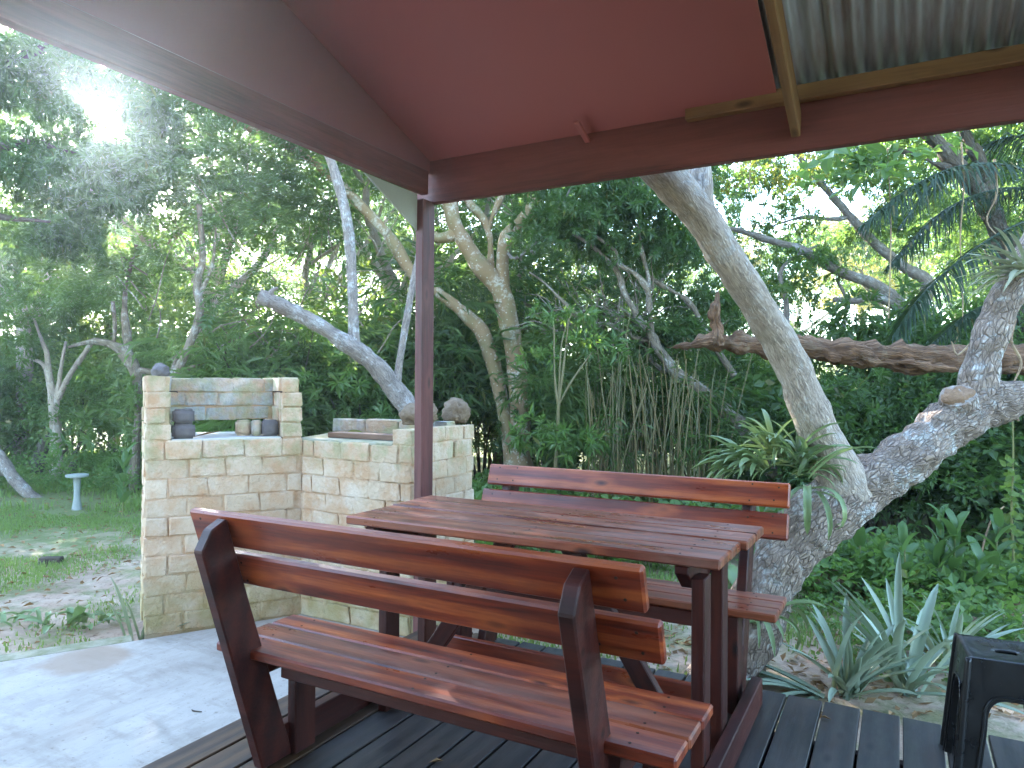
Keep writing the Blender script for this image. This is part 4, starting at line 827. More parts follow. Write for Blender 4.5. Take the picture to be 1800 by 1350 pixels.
woody('trunk', TI, [[(233, 905, 10.6, 22), (238, 800, 10.6, 15), (243, 720, 10.6, 11), (240, 660, 10.6, 18), (222, 625, 10.6, 24), (200, 608, 10.6, 16), (165, 600, 10.6, 10), (120, 610, 10.6, 5)], [(226, 628, 10.6, 12), (224, 590, 10.6, 15), (219, 550, 10.6, 10), (222, 500, 10.6, 8), (240, 430, 10.6, 6)], [(200, 610, 10.6, 8), (202, 570, 10.6, 7), (198, 530, 10.6, 6)], [(240, 650, 10.6, 12), (300, 658, 10.6, 9), (350, 640, 10.6, 5)]], M['bark_brown'], 12, 6, .012, 9, 75, off=oI)
leafy('crown', TI, [(200, 480, 10.6, .75, 110), (280, 480, 10.8, .7, 90), (170, 400, 10.6, .8, 120), (140, 520, 10.6, .5, 60), (260, 390, 10.8, .8, 120), (80, 420, 10.8, .9, 120)], 'pinnate', M['leaf_mid'], 76, 1.1, off=oI)
oJ = root_at(300, 800, 9.5); TJ = thing('slim_tree', 'thin bent brown trunk rising behind the tall brick niche', 'tree', oJ)
woody('trunk', TJ, [[(285, 850, 9.5, 18), (305, 680, 9.5, 15), (325, 625, 9.5, 14), (345, 575, 9.5, 14), (352, 540, 9.5, 13), (346, 500, 9.5, 14), (356, 450, 9.5, 11), (350, 360, 9.5, 8)], [(296, 700, 9.5, 9), (304, 650, 9.5, 8), (310, 630, 9.5, 5)], [(350, 520, 9.5, 7), (372, 470, 9.5, 6), (380, 400, 9.5, 4)]], M['bark_brown'], 10, 6, .008, 9, 77, off=oJ)
leafy('crown', TJ, [(340, 330, 9.8, .9, 140), (430, 420, 9.8, .7, 90), (260, 300, 9.8, .8, 120), (390, 520, 9.9, .5, 50), (420, 300, 9.8, .8, 110), (540, 330, 9.9, .6, 80)], 'pinnate', M['leaf_dark'], 78, 1.0, off=oJ)
# overhanging bough top left, open where the sun stands
oK = root_at(-250, 800, 9.0); TK = thing('overhanging_tree', 'dark overhanging tree at the top left with the sun through its leaves', 'tree', oK)
woody('trunk', TK, [[(-260, 1000, 9, 80), (-250, 700, 9, 60), (-200, 450, 9, 48), (-120, 320, 9, 34), (0, 260, 9, 18), (60, 250, 9, 11), (110, 265, 9, 6), (150, 270, 9, 3)], [(-200, 430, 9, 30), (-60, 380, 9, 16), (30, 385, 9, 10), (90, 390, 9, 4)], [(-180, 400, 9, 30), (-100, 200, 9, 24), (60, 90, 9, 14), (260, 60, 9, 6)]], M['bark_dark'], 12, 6, .015, 6, 81, off=oK)
leafy('crown', TK, [(0, 150, 9, .75, 210), (80, 120, 9.1, .6, 130), (-60, 320, 9, .9, 220), (60, 330, 9.2, .75, 190), (250, 260, 9.4, .6, 130), (160, 330, 9.3, .7, 170), (280, 180, 9.6, .6, 90), (330, 240, 9.7, .55, 100), (110, 60, 9, .8, 160), (185, 140, 9, .32, 60), (110, 215, 9, .36, 80), (262, 205, 9, .34, 70), (180, 292, 9, .36, 80), (120, 140, 9.2, .4, 80), (245, 285, 9.2, .4, 80), (110, 290, 9.3, .4, 80), (20, 430, 9.4, .75, 160), (-150, 150, 9, 1, 180), (180, 130, 9.6, .5, 50), (120, 430, 9.6, .6, 110)], 'whorl', M['leaf_dark'], 83, .8, off=oK)
woody('twigs', TJ, TWL, M['bark_brown'], 5, 3, 0, off=oJ)
# fallen grey trunk on the left lawn
oQ = root_at(30, 860, 10); TQ = thing('fallen_log', 'grey fallen trunk slanting down onto the grass at the left edge', 'fallen trunk', oQ)
woody('trunk', TQ, [[(-80, 760, 10, 24), (-10, 795, 10, 22), (20, 835, 10, 20), (50, 868, 10, 19), (85, 890, 10.1, 15)], [(-40, 845, 10.4, 16), (5, 830, 10.3, 14), (40, 848, 10.2, 10)]], M['bark_grey'], 12, 6, .012, 8, 85, off=oQ)
oQ = root_at(90, 860, 12); TQ = thing('fallen_bough', 'brown curved bough lying in the undergrowth behind the pedestal', 'fallen bough', oQ)
woody('trunk', TQ, [[(55, 855, 12, 16), (80, 845, 12, 15), (110, 838, 12, 13), (128, 822, 12, 14), (134, 795, 12, 8), (146, 775, 12, 3)], [(75, 815, 12.3, 8), (105, 798, 12.3, 7), (128, 784, 12.3, 3)], [(62, 830, 12.6, 26), (75, 785, 12.6, 20), (90, 765, 12.6, 12)]], M['bark_dark'], 10, 5, .01, 8, 87, off=oQ)

# ------------------------------------------------------------------ BAMBOO
oM = root_at(1150, 820, 8.4); TM = thing('bamboo_clump', 'clump of thin tan bamboo canes behind the far bench', 'bamboo', oM)
rb = np.random.default_rng(5); CV = []
for k in range(5):
    mb = MB(); h = rb.uniform(1.7, 2.4); bend = rb.uniform(.05, .4); n = 9
    P = [np.array([bend*(i/(n-1))**2*.9, 0, h*i/(n-1)]) for i in range(n)]; rr = [.0135*(1-.6*i/(n-1)) for i in range(n)]
    tube(mb, P, rr, 6, 2, cap=False)
    for i in range(1, n-1): tube(mb, [P[i]-np.array([0, 0, .006]), P[i]+np.array([0, 0, .006])], [rr[i]*1.3]*2, 6, smooth=False, cap=False)
    CV.append(mb.mesh('cane')); CV[-1].materials.append(M['culm'])
for k in range(120):
    px = rb.uniform(1035, 1255); D = rb.uniform(7.8, 9.0); p = ond(px, 675, D); o = put('cane', CV[k % 5], None, TM)
    o.location = (p[0]-oM[0], p[1]-oM[1], GZ-oM[2]-.03); s = rb.uniform(.7, 1.15); o.scale = (rb.uniform(.55, .95), rb.uniform(.55, .95), s); o.rotation_euler = (rb.normal(0, .07), rb.normal(0, .07), rb.uniform(0, 6.28))
leafy('foliage', TM, [(1000, 610, 9.0, .4, 70), (1080, 590, 9.0, .5, 110), (1170, 610, 9.0, .45, 100), (1060, 680, 8.9, .4, 50), (1240, 700, 8.8, .4, 70), (1180, 690, 8.8, .35, 45), (1100, 640, 9.1, .5, 90), (960, 680, 8.9, .3, 45), (1250, 790, 8.2, .35, 80), (1040, 790, 8.2, .3, 60), (1130, 740, 9.3, .5, 160), (1200, 780, 9.3, .5, 160), (1060, 740, 9.3, .5, 160)], 'bamboo', M['leaf_bamboo'], 91, 1.0, off=oM)
# sapling with yellow stems beside the bamboo
oN = root_at(978, 830, 7.6); TN = thing('sapling', 'thin sapling with fanned tan stems left of the bamboo clump', 'sapling', oN)
woody('trunk', TN, [[(974, 860, 7.6, 7), (980, 760, 7.6, 6), (982, 712, 7.6, 6), (990, 650, 7.6, 4), (1000, 560, 7.6, 3)], [(982, 715, 7.6, 5), (975, 660, 7.6, 4), (974, 570, 7.6, 2.5)], [(982, 712, 7.6, 5), (1005, 670, 7.6, 4), (1040, 620, 7.6, 2)], [(982, 700, 7.6, 4), (988, 600, 7.6, 3), (1010, 540, 7.6, 2)]], M['culm'], 6, 4, off=oN)
leafy('crown', TN, [(990, 560, 7.7, .3, 16), (1045, 620, 7.7, .3, 16), (950, 640, 7.8, .25, 10), (1000, 780, 7.5, .28, 28), (955, 770, 7.7, .3, 26)], 'whorl', M['leaf_mid'], 93, .8, off=oN)

# ------------------------------------------------------------------ PALM
oP = root_at(1905, 800, 7.0); TP = thing('palm', 'palm with drooping dark fronds at the upper right', 'palm', oP)
crownc = ond(1880, 370, 6.9)
mb = MB(); tube(mb, [np.array(oP)+[0, 0, -.2], (np.array(oP)+crownc)/2+[.05, 0, 0], crownc], [.16, .12, .11], 14, 8, .01, 8, 4); put('trunk', mb.mesh('trunk', uv=True, off=oP), M['bark_dark'], TP)
def frond(pts, n=58, ll=.42, w=.024, seed=1, hang=.8):
    r = np.random.default_rng(seed); P = spline([ond(*p) for p in pts], 20); mb = MB(); tube(mb, P, np.linspace(.016, .004, len(P)), 5, 1, cap=False, smooth=False)
    L = np.linspace(6, len(P)-1, n); V = []
    for i, q in enumerate(L):
        k = int(min(q, len(P)-2)); p = P[k]+(P[k+1]-P[k])*(q-k); t = P[k+1]-P[k]; t /= np.linalg.norm(t); s = np.cross(t, [0, 0, 1]); s /= np.linalg.norm(s)+1e-9
        f = math.sin(math.pi*min(1, .15+.85*i/n))**.5
        for sg in (-1, 1):
            d = t*.45+s*sg*.75+np.array([0, 0, -.25])+r.normal(0, .12, 3); d /= np.linalg.norm(d); le = ll*f*r.uniform(.8, 1.1); pr = p
            dn = d.copy(); prev = None
            for j in range(3):
                nx = pr+dn*le/3; ww = w*(1, .85, .5, .05)[j]; w2 = w*(.85, .5, .05)[j]; sd = np.cross(dn, [0, 0, 1.]); sd /= np.linalg.norm(sd)+1e-9
                V.append((pr-sd*ww/2, pr+sd*ww/2, nx+sd*w2/2, nx-sd*w2/2)); pr = nx; dn = dn+np.array([0, 0, -hang*.5]); dn /= np.linalg.norm(dn)
    V = np.array(V); mb.add(V.reshape(-1, 3), np.arange(len(V)*4).reshape(-1, 4))
    put('frond', mb.mesh('frond', off=oP), M['leaf_palm'], TP)
frond([(1880, 370, 6.9), (1800, 300, 6.6), (1700, 290, 6.4), (1600, 330, 6.3), (1510, 400, 6.3)], 125, .58, .017, 1, 1.1)
frond([(1880, 370, 6.9), (1800, 390, 6.5), (1710, 440, 6.3), (1620, 520, 6.2), (1570, 590, 6.2)], 115, .50, .019, 2, .7)
frond([(1880, 370, 6.9), (1830, 460, 6.7), (1760, 520, 6.6), (1690, 560, 6.6), (1600, 640, 6.6)], 105, .46, .019, 3, .6)
frond([(1880, 370, 6.9), (1860, 280, 7.3), (1780, 240, 7.6), (1660, 300, 7.8), (1580, 400, 7.9)], 110, .58, .018, 4, 1.1)
frond([(1880, 370, 6.9), (1780, 330, 7.0), (1660, 370, 7.0), (1560, 470, 7.0)], 110, .55, .018, 14, 1.0)
frond([(1880, 370, 6.9), (1950, 300, 7.0), (2040, 340, 7.0), (2100, 450, 7.0)], 50, .45, .024, 5, .8)
frond([(1880, 370, 6.9), (1900, 280, 7.4), (1920, 260, 8.0), (1930, 330, 8.6)], 50, .45, .024, 6, .8)

# ------------------------------------------------------------------ STRAP-LEAVED PLANTS
def strap_mesh(L, w, arch, seed, tipw=.08, fold=.28, n=9, name='leaf'):
    r = np.random.default_rng(seed); mb = MB(); th = r.uniform(.95, 1.25); P = [np.zeros(3)]; tw = r.uniform(-.25, .25)
    for i in range(n): P.append(P[-1]+np.array([math.cos(th), 0, math.sin(th)])*L/n); th -= arch/n*(.4+1.2*i/n)
    P = np.array(P); u = np.linspace(0, 1, n+1); W = w*(1-np.clip((u-.55)/.45, 0, 1)**3*(1-tipw))*np.clip(.6+u*2, 0, 1)
    T = np.gradient(P, axis=0); T /= np.linalg.norm(T, axis=1)[:, None]; N = np.cross([0, 1., 0], T)*-1; S = np.array([0, 1., 0])[None]+N*(tw*u)[:, None]
    V = np.stack([P-S*W[:, None]/2+N*-(W*fold)[:, None]*-1, P, P+S*W[:, None]/2+N*(W*fold)[:, None]], 1)
    idx = np.arange((n+1)*3).reshape(-1, 3); F = np.concatenate([np.stack([idx[:-1, j], idx[:-1, j+1], idx[1:, j+1], idx[1:, j]], -1) for j in (0, 1)])
    mb.add(V.reshape(-1, 3), F); return mb.mesh(name)
SM = {}
def strap_set(key, mat, L, w, arch, k=7):
    SM[key] = [strap_mesh(L*random.uniform(.9, 1.1), w*random.uniform(.85, 1.15), arch*random.uniform(.6, 1.4), i+len(key)*31) for i in range(k)]
    for me in SM[key]: me.materials.append(M[mat])
M['strap_pale'] = leafmat('pale_strap_leaf', (.26, .27, .15), (.40, .38, .25), (.30, .34, .16), .5, .2)
strap_set('pale', 'strap_pale', .40, .026, .9); strap_set('epi', 'strap', .42, .044, 1.4); strap_set('grey', 'strap_grey', .64, .050, .45, 9); strap_set('edge', 'strap_grey', .55, .06, .25, 4); strap_set('lily', 'strap', .28, .07, 1.3, 4); strap_set('hang', 'strap', .36, .03, 2.6, 5)
def rosette(root, key, c, n, tilt=(.1, 1.0), sc=(.6, 1.1), bias=None, r=None):
    r = r or np.random.default_rng(1); rx = np.array(root.location)
    for i in range(n):
        o = put('leaf', SM[key][r.integers(len(SM[key]))], None, root); az = r.uniform(0, 6.28) if bias is None else r.normal(bias[0], bias[1])
        o.rotation_euler = (r.normal(0, .12), r.uniform(*tilt), az); s = r.uniform(*sc); o.scale = (s, s*r.uniform(.8, 1.15), s)
        o.location = tuple(np.asarray(c)-rx+r.normal(0, 1, 3)*np.array([.03, .03, .01]))
az = lambda v: math.atan2(v[1], v[0])
LEFT = az(-R_); RIGHT = az(R_); TOW = az(-F_)
r = np.random.default_rng(101)
cE = ond(1400, 812, 4.05); E1 = thing('epiphyte', 'big green strap-leaved plant growing in the fork of the leaning tree', 'plant', cE)
rosette(E1, 'epi', ond(1405, 815, 3.98), 30, (-.1, .9), (.5, .85), None, r)
rosette(E1, 'epi', ond(1335, 825, 3.98), 52, (.2, 1.0), (.5, .88), (LEFT, .55), r)
rosette(E1, 'epi', ond(1365, 800, 4.1), 34, (-.1, .8), (.45, .8), (LEFT, .9), r)
rosette(E1, 'epi', ond(1410, 835, 3.92), 12, (.2, .9), (.5, .95), (RIGHT, .5), r)
rosette(E1, 'hang', ond(1430, 860, 3.86), 5, (.6, 1.1), (.8, 1.2), (TOW, .7), r)
cE = ond(1330, 1085, 3.9); E2 = thing('epiphyte', 'small drooping strap-leaved plant at the foot of the leaning tree', 'plant', cE)
rosette(E2, 'epi', ond(1325, 1085, 3.78), 9, (.5, 1.2), (.6, 1.0), (RIGHT, .5), r); rosette(E2, 'hang', ond(1325, 1085, 3.76), 7, (.5, 1.1), (.7, 1.1), (TOW, 1.0), r); rosette(E2, 'lily', ond(1290, 1100, 3.75), 4, (.6, 1.2), (.5, .8), (TOW, 1.2), r)
cE = ond(1790, 470, 4.25); E3 = thing('epiphyte', 'pale strap-leaved plant on the upper right limb at the photo edge', 'plant', cE)
rosette(E3, 'pale', ond(1800, 478, 4.18), 34, (.3, 1.25), (.6, 1.0), (LEFT, .5), r)
def ground_rosette(px, py, D, key, n, label, tilt, sc, bias=None, name='agave', spread=.0):
    p = onz(px, py, GZ) if D is None else ond(px, py, D); x, y = p[0], p[1]; z = float(gz(x, y)); t = thing(name, label, 'plant', (x, y, z))
    for j in range(max(1, int(spread*10))):
        q = np.array([x, y, z])+r.normal(0, spread*.33, 3)*np.array([1, 1, 0]) if spread else np.array([x, y, z]); rosette(t, key, q, n if not spread else max(3, int(n/(spread*10))), tilt, sc, bias, r)
    return t
ground_rosette(1490, 1230, 3.75, 'grey', 28, 'large grey-green strap-leaved plant right behind the deck edge', (-.2, .6), (.58, .92))
ground_rosette(1590, 1235, 3.8, 'grey', 24, 'grey-green strap-leaved plant with folded leaves left of the stool', (-.3, .6), (.75, 1.1))
ground_rosette(1665, 1200, 4.1, 'grey', 20, 'grey-green strap-leaved plant just behind the black stool', (-.25, .6), (.52, .85))
ground_rosette(1440, 1225, 3.75, 'grey', 12, 'low spreading strap-leaved plant between tree foot and deck', (.3, 1.0), (.7, .95), (LEFT, .6))
ground_rosette(1300, 1010, 5.6, 'lily', 10, 'broad-leaved lily clump behind the leaning tree trunk', (-.2, .6), (1.1, 1.6), None, 'lily')
ground_rosette(1180, 1000, 7.0, 'lily', 10, 'broad-leaved lily clump seen under the table top', (-.2, .6), (1.1, 1.6), None, 'lily')
ground_rosette(1330, 880, 7.4, 'lily', 12, 'tall lily clump showing between the far bench boards', (-.3, .4), (2.0, 2.8), None, 'lily')
ground_rosette(1240, 880, 7.6, 'lily', 12, 'lily clump behind the left half of the far bench', (-.3, .4), (2.0, 2.8), None, 'lily')
p = s1+nrm*.18; t = thing('agave', 'tall upright strap leaves at the left foot of the barbecue', 'plant', (p[0], p[1], GZ))
for j, (dx, ti, s, a) in enumerate(((.0, -.15, .80, LEFT), (.05, -.05, .95, RIGHT), (-.12, -.25, .55, LEFT), (.08, .3, .5, RIGHT), (-.05, -.1, .55, LEFT))):
    o = put('leaf', SM['edge'][j % 4], None, t); o.location = (dx, .02*j, 0); o.rotation_euler = (0, ti, a); o.scale = (s, s, s)
# young weeds on the lawn in front of the barbecue
for k, (px, py, s, lab) in enumerate(((135, 1098, .55, 'pale young plant with long leaves near the slab kerb'), (75, 1100, .4, 'small seedling on the bare soil by the kerb'), (190, 1095, .35, 'small seedling close to the strap leaves by the barbecue'), (25, 1095, .4, 'low weed on the lawn at the left edge'))):
    p = onz(px, py, GZ); t = thing('weed', lab, 'plant', (p[0], p[1], float(gz(p[0], p[1])))); rosette(t, 'lily', p, 8, (-.1, .7), (s, s*1.5), None, r)
# big-leaved shrub left of the barbecue, stemmed plants on the right
CM = [strap_mesh(.24, .085, .9, 300+i, .02, .2, 6) for i in range(4)]
for me in CM: me.materials.append(M['canna'])
def stemmed(px, py, h, n, label, name='canna', D=None, sc=1.0, lean=0, group=None):
    p = onz(px, py, GZ) if D is None else ond(px, py, D); x, y = p[0], p[1]; z = float(gz(x, y)); t = thing(name, label, 'plant', (x, y, z), group); mb = MB()
    tip = np.array([lean+random.uniform(-.05, .05), random.uniform(-.05, .05), h]); tube(mb, [np.array([0, 0, -.05]), tip*np.array([.3, .3, .5]), tip], [.009, .008, .004], 6, 4); put('stem', mb.mesh('stem'), M['stem'], t)
    for i in range(n):
        u = .25+.75*i/(n-1); o = put('leaf', CM[i % 4], None, t); o.location = tuple(tip*np.array([u*u, u*u, u])); s = sc*random.uniform(.75, 1.1)*(1.1-.3*u); o.scale = (s, s, s); o.rotation_euler = (random.uniform(-.2, .2), random.uniform(-.1, .5)-.3*u, i*2.4+random.uniform(-.4, .4))
    return t
stemmed(215, 905, .75, 12, 'glossy dark-leaved shrub on the grass left of the barbecue', 'broadleaf_shrub', None, 1.25)
for (px, py, h, n, lab) in ((1513, 1040, .72, 9, 'tallest broad-leaved stem left of centre in the right undergrowth'), (1590, 1065, .42, 7, 'short broad-leaved stem beside the dry brown stalk'), (1650, 1055, .62, 10, 'twin-leaved green stem in the middle of the right undergrowth'), (1676, 1060, .55, 10, 'leaning green stem right of the middle stem'),
                            (1745, 1055, .55, 8, 'broad-leaved stem left of the yellow-green climber'), (1445, 1030, .48, 8, 'green stem just right of the leaning trunk'), (1560, 1050, .3, 6, 'low young broad-leaved plant by the soil mound'), (1712, 1070, .34, 7, 'low broad-leaved plant above the stool')):
    stemmed(px, py, h, n, lab)
# climber with pale leaves at the right edge
oW = root_at(1778, 1000, 5.6); TW = thing('climbing_vine', 'yellow-green climber hanging down at the right edge above the stool', 'vine', oW); st = [(1779, 700, 5.6, 3), (1781, 800, 5.6, 3), (1778, 900, 5.6, 4), (1782, 1000, 5.6, 4), (1776, 1065, 5.6, 4)]
woody('stem', TW, [st], M['stem'], 6, 6, off=oW); mb = MB(); P = spline([ond(*s[:3]) for s in st], 16); P = P[18:]; rr = np.random.default_rng(8); P = np.repeat(P, 2, 0)+rr.normal(0, .03, (len(P)*2, 3)); D = rr.normal(0, 1, P.shape); D[:, 2] -= .3
for i in range(len(P)):
    d = D[i]/np.linalg.norm(D[i]); q = leafquad(P[i], d, np.array([.2, -.6, .6]), rr.uniform(.05, .085), rr.uniform(.05, .075), .1, .1); mb.add(q, [[0, 1, 2], [0, 2, 3]])
put('foliage', mb.mesh('foliage', smooth=False, off=oW), M['leaf_vine'], TW)
oX = root_at(1715, 1000, 5.8); TX = thing('dry_stalk', 'thin pale stalk leaning right in the undergrowth beside the climber', 'stalk', oX); woody('stem', TX, [[(1710, 1060, 5.8, 4), (1728, 960, 5.8, 4), (1745, 910, 5.8, 3), (1765, 890, 5.8, 2)]], M['oldwood'], 6, 5, off=oX)
oX = root_at(1508, 1050, 6.0); TX = thing('dry_stalk', 'broken brown stalk standing beside the tallest green stem', 'stalk', oX); woody('stem', TX, [[(1508, 1070, 6.0, 9), (1507, 1030, 6.0, 11), (1506, 1000, 6.0, 4)], [(1508, 1030, 6.0, 4), (1520, 1045, 6.0, 3), (1535, 1062, 6.0, 2)]], M['bark_dead'], 7, 5, .004, 20, 3, off=oX)
q = onz(1462, 1045, GZ); lump('soil_mound', (.20, .17, .15), M['mound'], 12, 'rounded brown soil mound in the right undergrowth', 'mound', (q[0], q[1], GZ+.07), (0, 0, 0), .25)
q = onz(1700, 1120, GZ); lump('soil_mound', (.15, .13, .10), M['mound'], 14, 'small bare clod of earth behind the stool', 'mound', (q[0], q[1], GZ+.04), (0, 0, 0), .25)
# split log by the tree foot
q = onz(1265, 1200, GZ); a = np.array([q[0], q[1], GZ])
o = put('split_log', box_mesh('split_log', .40, .11, .09, .02, 2), M['oldwood'], None, (q[0], q[1]+.06, GZ+.20)); o.rotation_euler = (.2, -1.15, .9); tag(o, 'pale split log leaning upright by the foot of the tree', 'log')
# birdbath-like pedestal on the far lawn
q = onz(135, 892, GZ); pb = thing('pedestal', 'small pale stone pedestal table on the far lawn', 'pedestal', (q[0], q[1], GZ)); pb.scale = (.66, .66, .9)
mb = MB(); tube(mb, [np.array([0, 0, -.05]), np.array([0, 0, .05]), np.array([0, 0, .2]), np.array([0, 0, .44])], [.10, .075, .055, .07], 16, 6); put('column', mb.mesh('column'), M['stone'], pb)
mb = MB(); tube(mb, [np.array([0, 0, .44]), np.array([0, 0, .445]), np.array([0, 0, .475]), np.array([0, 0, .48])], [.18, .20, .205, .19], 24, smooth=False); put('top', mb.mesh('top', smooth=False), M['stone'], pb)
q = onz(90, 992, GZ); o = put('wood_block', box_mesh('wood_block', .18, .08, .07, .008, 1), M['bark_dark'], None, (q[0], q[1], float(gz(q[0], q[1]))+.03)); o.rotation_euler.z = .6; tag(o, 'short dark wood block half sunk in the lawn', 'block')

# ------------------------------------------------------------------ STOOL
stt = onz(1707, 1163, .445); st_o = np.array([.335, 3.10, 0])
sto = thing('stool', 'black plastic stool with arched legs at the right edge of the deck', 'stool', st_o)
def stool():
    T, B, H = .135, .175, .455; n = 24
    def half(z): return B+(T-B)*z/H
    bm = bmesh.new()
    # seat: dished square with a slot
    g = 16; vs = {}
    for i in range(g+1):
        for j in range(g+1):
            u = -1+2*i/g; v = -1+2*j/g; m_ = max(abs(u), abs(v)); dish = -.012*(1-min(1, m_)**4); edge = -.006 if m_ > .99 else 0
            vs[i, j] = bm.verts.new((u*T, v*T, H+dish+edge))
    for i in range(g):
        for j in range(g):
            if 6 <= i <= 9 and j in (7, 8): continue
            bm.faces.new((vs[i, j], vs[i+1, j], vs[i+1, j+1], vs[i, j+1]))
    me = bpy.data.meshes.new('seat'); 
    ext = bmesh.ops.extrude_face_region(bm, geom=list(bm.faces)); 
    for v in [x for x in ext['geom'] if isinstance(x, bmesh.types.BMVert)]: v.co.z -= .008
    bmesh.ops.recalc_face_normals(bm, faces=bm.faces); bm.to_mesh(me); bm.free()
    for p in me.polygons: p.use_smooth = True
    s = put('seat', me, M['plastic'], sto)
    # four sides, each with an arched opening, tapering outwards
    for k in range(4):
        bm = bmesh.new(); rot = Matrix.Rotation(k*math.pi/2, 3, 'Z'); N = 18
        def pt(u, z, inn=0): return rot @ Vector((u*half(z), -half(z)+inn, z))
        zt = H-.006; outer = []; inner = []
        prof = []
        for i in range(N+1):
            a = math.pi*i/N; uu = -math.cos(a)
            ux = .52*np.sign(uu)*abs(uu)**.6; zz = .215+.105*(math.sin(a)**.6)
            prof.append((ux, zz))
        inner = [(-.62, 0)]+[(p[0]*(1.0), p[1]) for p in prof]+[(.62, 0)]
        outer = [(-1, 0)]+[(-1+2*i/N, zt) for i in range(N+1)]+[(1, 0)]
        for off_, nm in ((0, 0),):
            Ao = [bm.verts.new(pt(*p)) for p in outer]; Ai = [bm.verts.new(pt(*p)) for p in inner]
            for i in range(len(Ao)-1): bm.faces.new((Ao[i], Ao[i+1], Ai[i+1], Ai[i]))
        # rolled lip round the arch
        Li = [bm.verts.new(pt(p[0]*.96, p[1]-(.006 if 0 < i < len(inner)-1 else 0), .022)) for i, p in enumerate(inner)]
        for i in range(len(Ai)-1): bm.faces.new((Ai[i], Ai[i+1], Li[i+1], Li[i]))
        # returns at the corners give the leg its L section
        bmesh.ops.recalc_face_normals(bm, faces=bm.faces)
        me = bpy.data.meshes.new('side'); bm.to_mesh(me); bm.free()
        for p in me.polygons: p.use_smooth = False
        o = put('side', me, M['plastic'], sto); sm = o.modifiers.new('thickness', 'SOLIDIFY'); sm.thickness = .005; sm.offset = -1
        bv = o.modifiers.new('bevel', 'BEVEL'); bv.width = .002; bv.segments = 1
        # raised arch rib
        mb = MB(); P = [np.array(pt(p[0]*1.14, p[1]+.014*(1 if 0 < i < len(inner)-1 else 0), -.002)) for i, p in enumerate(inner)]; tube(mb, P, [.0045]*len(P), 8, 2); put('rib', mb.mesh('rib'), M['plastic'], sto)
    for sx, sy in ((-1, -1), (1, -1), (1, 1), (-1, 1)):
        mb = MB(); P = [np.array([sx*half(z)*.985, sy*half(z)*.985, z]) for z in (0, .15, .3, H-.02, H-.008)]; tube(mb, P, [.013, .0125, .012, .011, .008], 12, 3); put('leg', mb.mesh('leg'), M['plastic'], sto)
stool()
sto.rotation_euler.z = math.radians(4)

# ------------------------------------------------------------------ GRASS, GROUND COVER, LITTER
def scatter_px(n, x0, x1, y0, y1, r):
    px = r.uniform(x0, x1, n); inv = r.uniform(0, 1, n)
    # even over the ground between two picture rows
    d0 = (CAM_H-GZ)*FPX/(y1-681); d1 = (CAM_H-GZ)*FPX/(y0-681); D = np.sqrt(d0**2+(d1**2-d0**2)*inv)
    P = C_[None]+(R_[None]*((px-900)/FPX)[:, None]+F_[None]*1.0)*D[:, None]; return P[:, 0], P[:, 1]
def off_floor(x, y):
    rel = np.stack([x, y], -1)-s1[:2]; inside = (rel@nrm[:2] < .17) & (x < -2.3)
    return ~(inside | ((x > -2.5) & (y < 3.5)) | ((x > -4.9) & (x < -2.5) & (y > 2.7) & (y < 4.4) & ((x-WL[0])*WE[0]*0+y-2.7 > (x+4.6)*-2)))
def blades(n, area, mat, r, h=(.03, .09), w=.006, thr=-.1, label='grass', dens=1.0, name='grass'):
    x, y = scatter_px(n, *area, r); k = off_floor(x, y); x, y = x[k], y[k]
    P = np.stack([x, y, np.zeros_like(x)], -1); nz = fbm(P*.9+11, 17); k = nz+r.normal(0, .25, len(x)) > thr; P = P[k]; P[:, 2] = gz(P[:, 0], P[:, 1]); n = len(P)
    a = r.uniform(0, 6.28, n); hh = r.uniform(*h, n)*(1+.5*np.clip(nz[k], -1, 1)); lean = r.uniform(.1, .9, n); d = np.stack([np.cos(a), np.sin(a), np.zeros(n)], -1); s = np.stack([-np.sin(a), np.cos(a), np.zeros(n)], -1)*w*r.uniform(.6, 1.3, n)[:, None]
    mid = P+d*(hh*lean*.35)[:, None]+np.array([0, 0, 1])*(hh*.6)[:, None]; tip = P+d*(hh*lean)[:, None]+np.array([0, 0, 1])*(hh*.9)[:, None]
    V = np.stack([P-s, P+s, mid+s*.7, tip, mid-s*.7], 1).reshape(-1, 3); b = np.arange(n)[:, None]*5
    mb = MB(); mb.add(V, b+np.array([[0, 1, 2, 4]])); mb.F.append(b+np.array([[4, 2, 3]])); mb.UV.append(np.zeros((n*3, 2)))
    o = put(name, mb.mesh(name, smooth=False), mat); o['kind'] = 'stuff'; o['label'] = label; o['category'] = 'grass'; return o
rg = np.random.default_rng(77)
blades(90000, (-250, 700, 868, 1150), M['grass'], rg, (.012, .045), .0045, .02, 'short patchy green grass on the bare lawn left of the barbecue')
blades(30000, (-300, 760, 800, 900), M['grass'], rg, (.05, .17), .010, -.45, 'taller bright grass under the trees at the back of the lawn')
blades(30000, (760, 2000, 960, 1250), M['grass'], rg, (.015, .07), .006, .05, 'thin green grass on the soil behind the deck')
def cover(n, area, kind, mat, r, name, label, thr=-.2, hz=(.02, .16), scale=.8):
    x, y = scatter_px(n, *area, r); k = off_floor(x, y); x, y = x[k], y[k]; P = np.stack([x, y, np.zeros_like(x)], -1); nz = fbm(P*.8+3, 23); k = nz+r.normal(0, .2, len(x)) > thr; P = P[k]; P[:, 2] = gz(P[:, 0], P[:, 1])+r.uniform(*hz, len(P))*np.clip(1+nz[k], .3, 1.6)
    D = r.normal(0, 1, P.shape); D[:, 2] = r.uniform(.2, 1.2, len(P)); mb = MB(); sprays(mb, P, D, kind, r, scale); o = put(name, mb.mesh(name, smooth=False), mat); o['kind'] = 'stuff'; o['label'] = label; o['category'] = 'ground cover'; return o
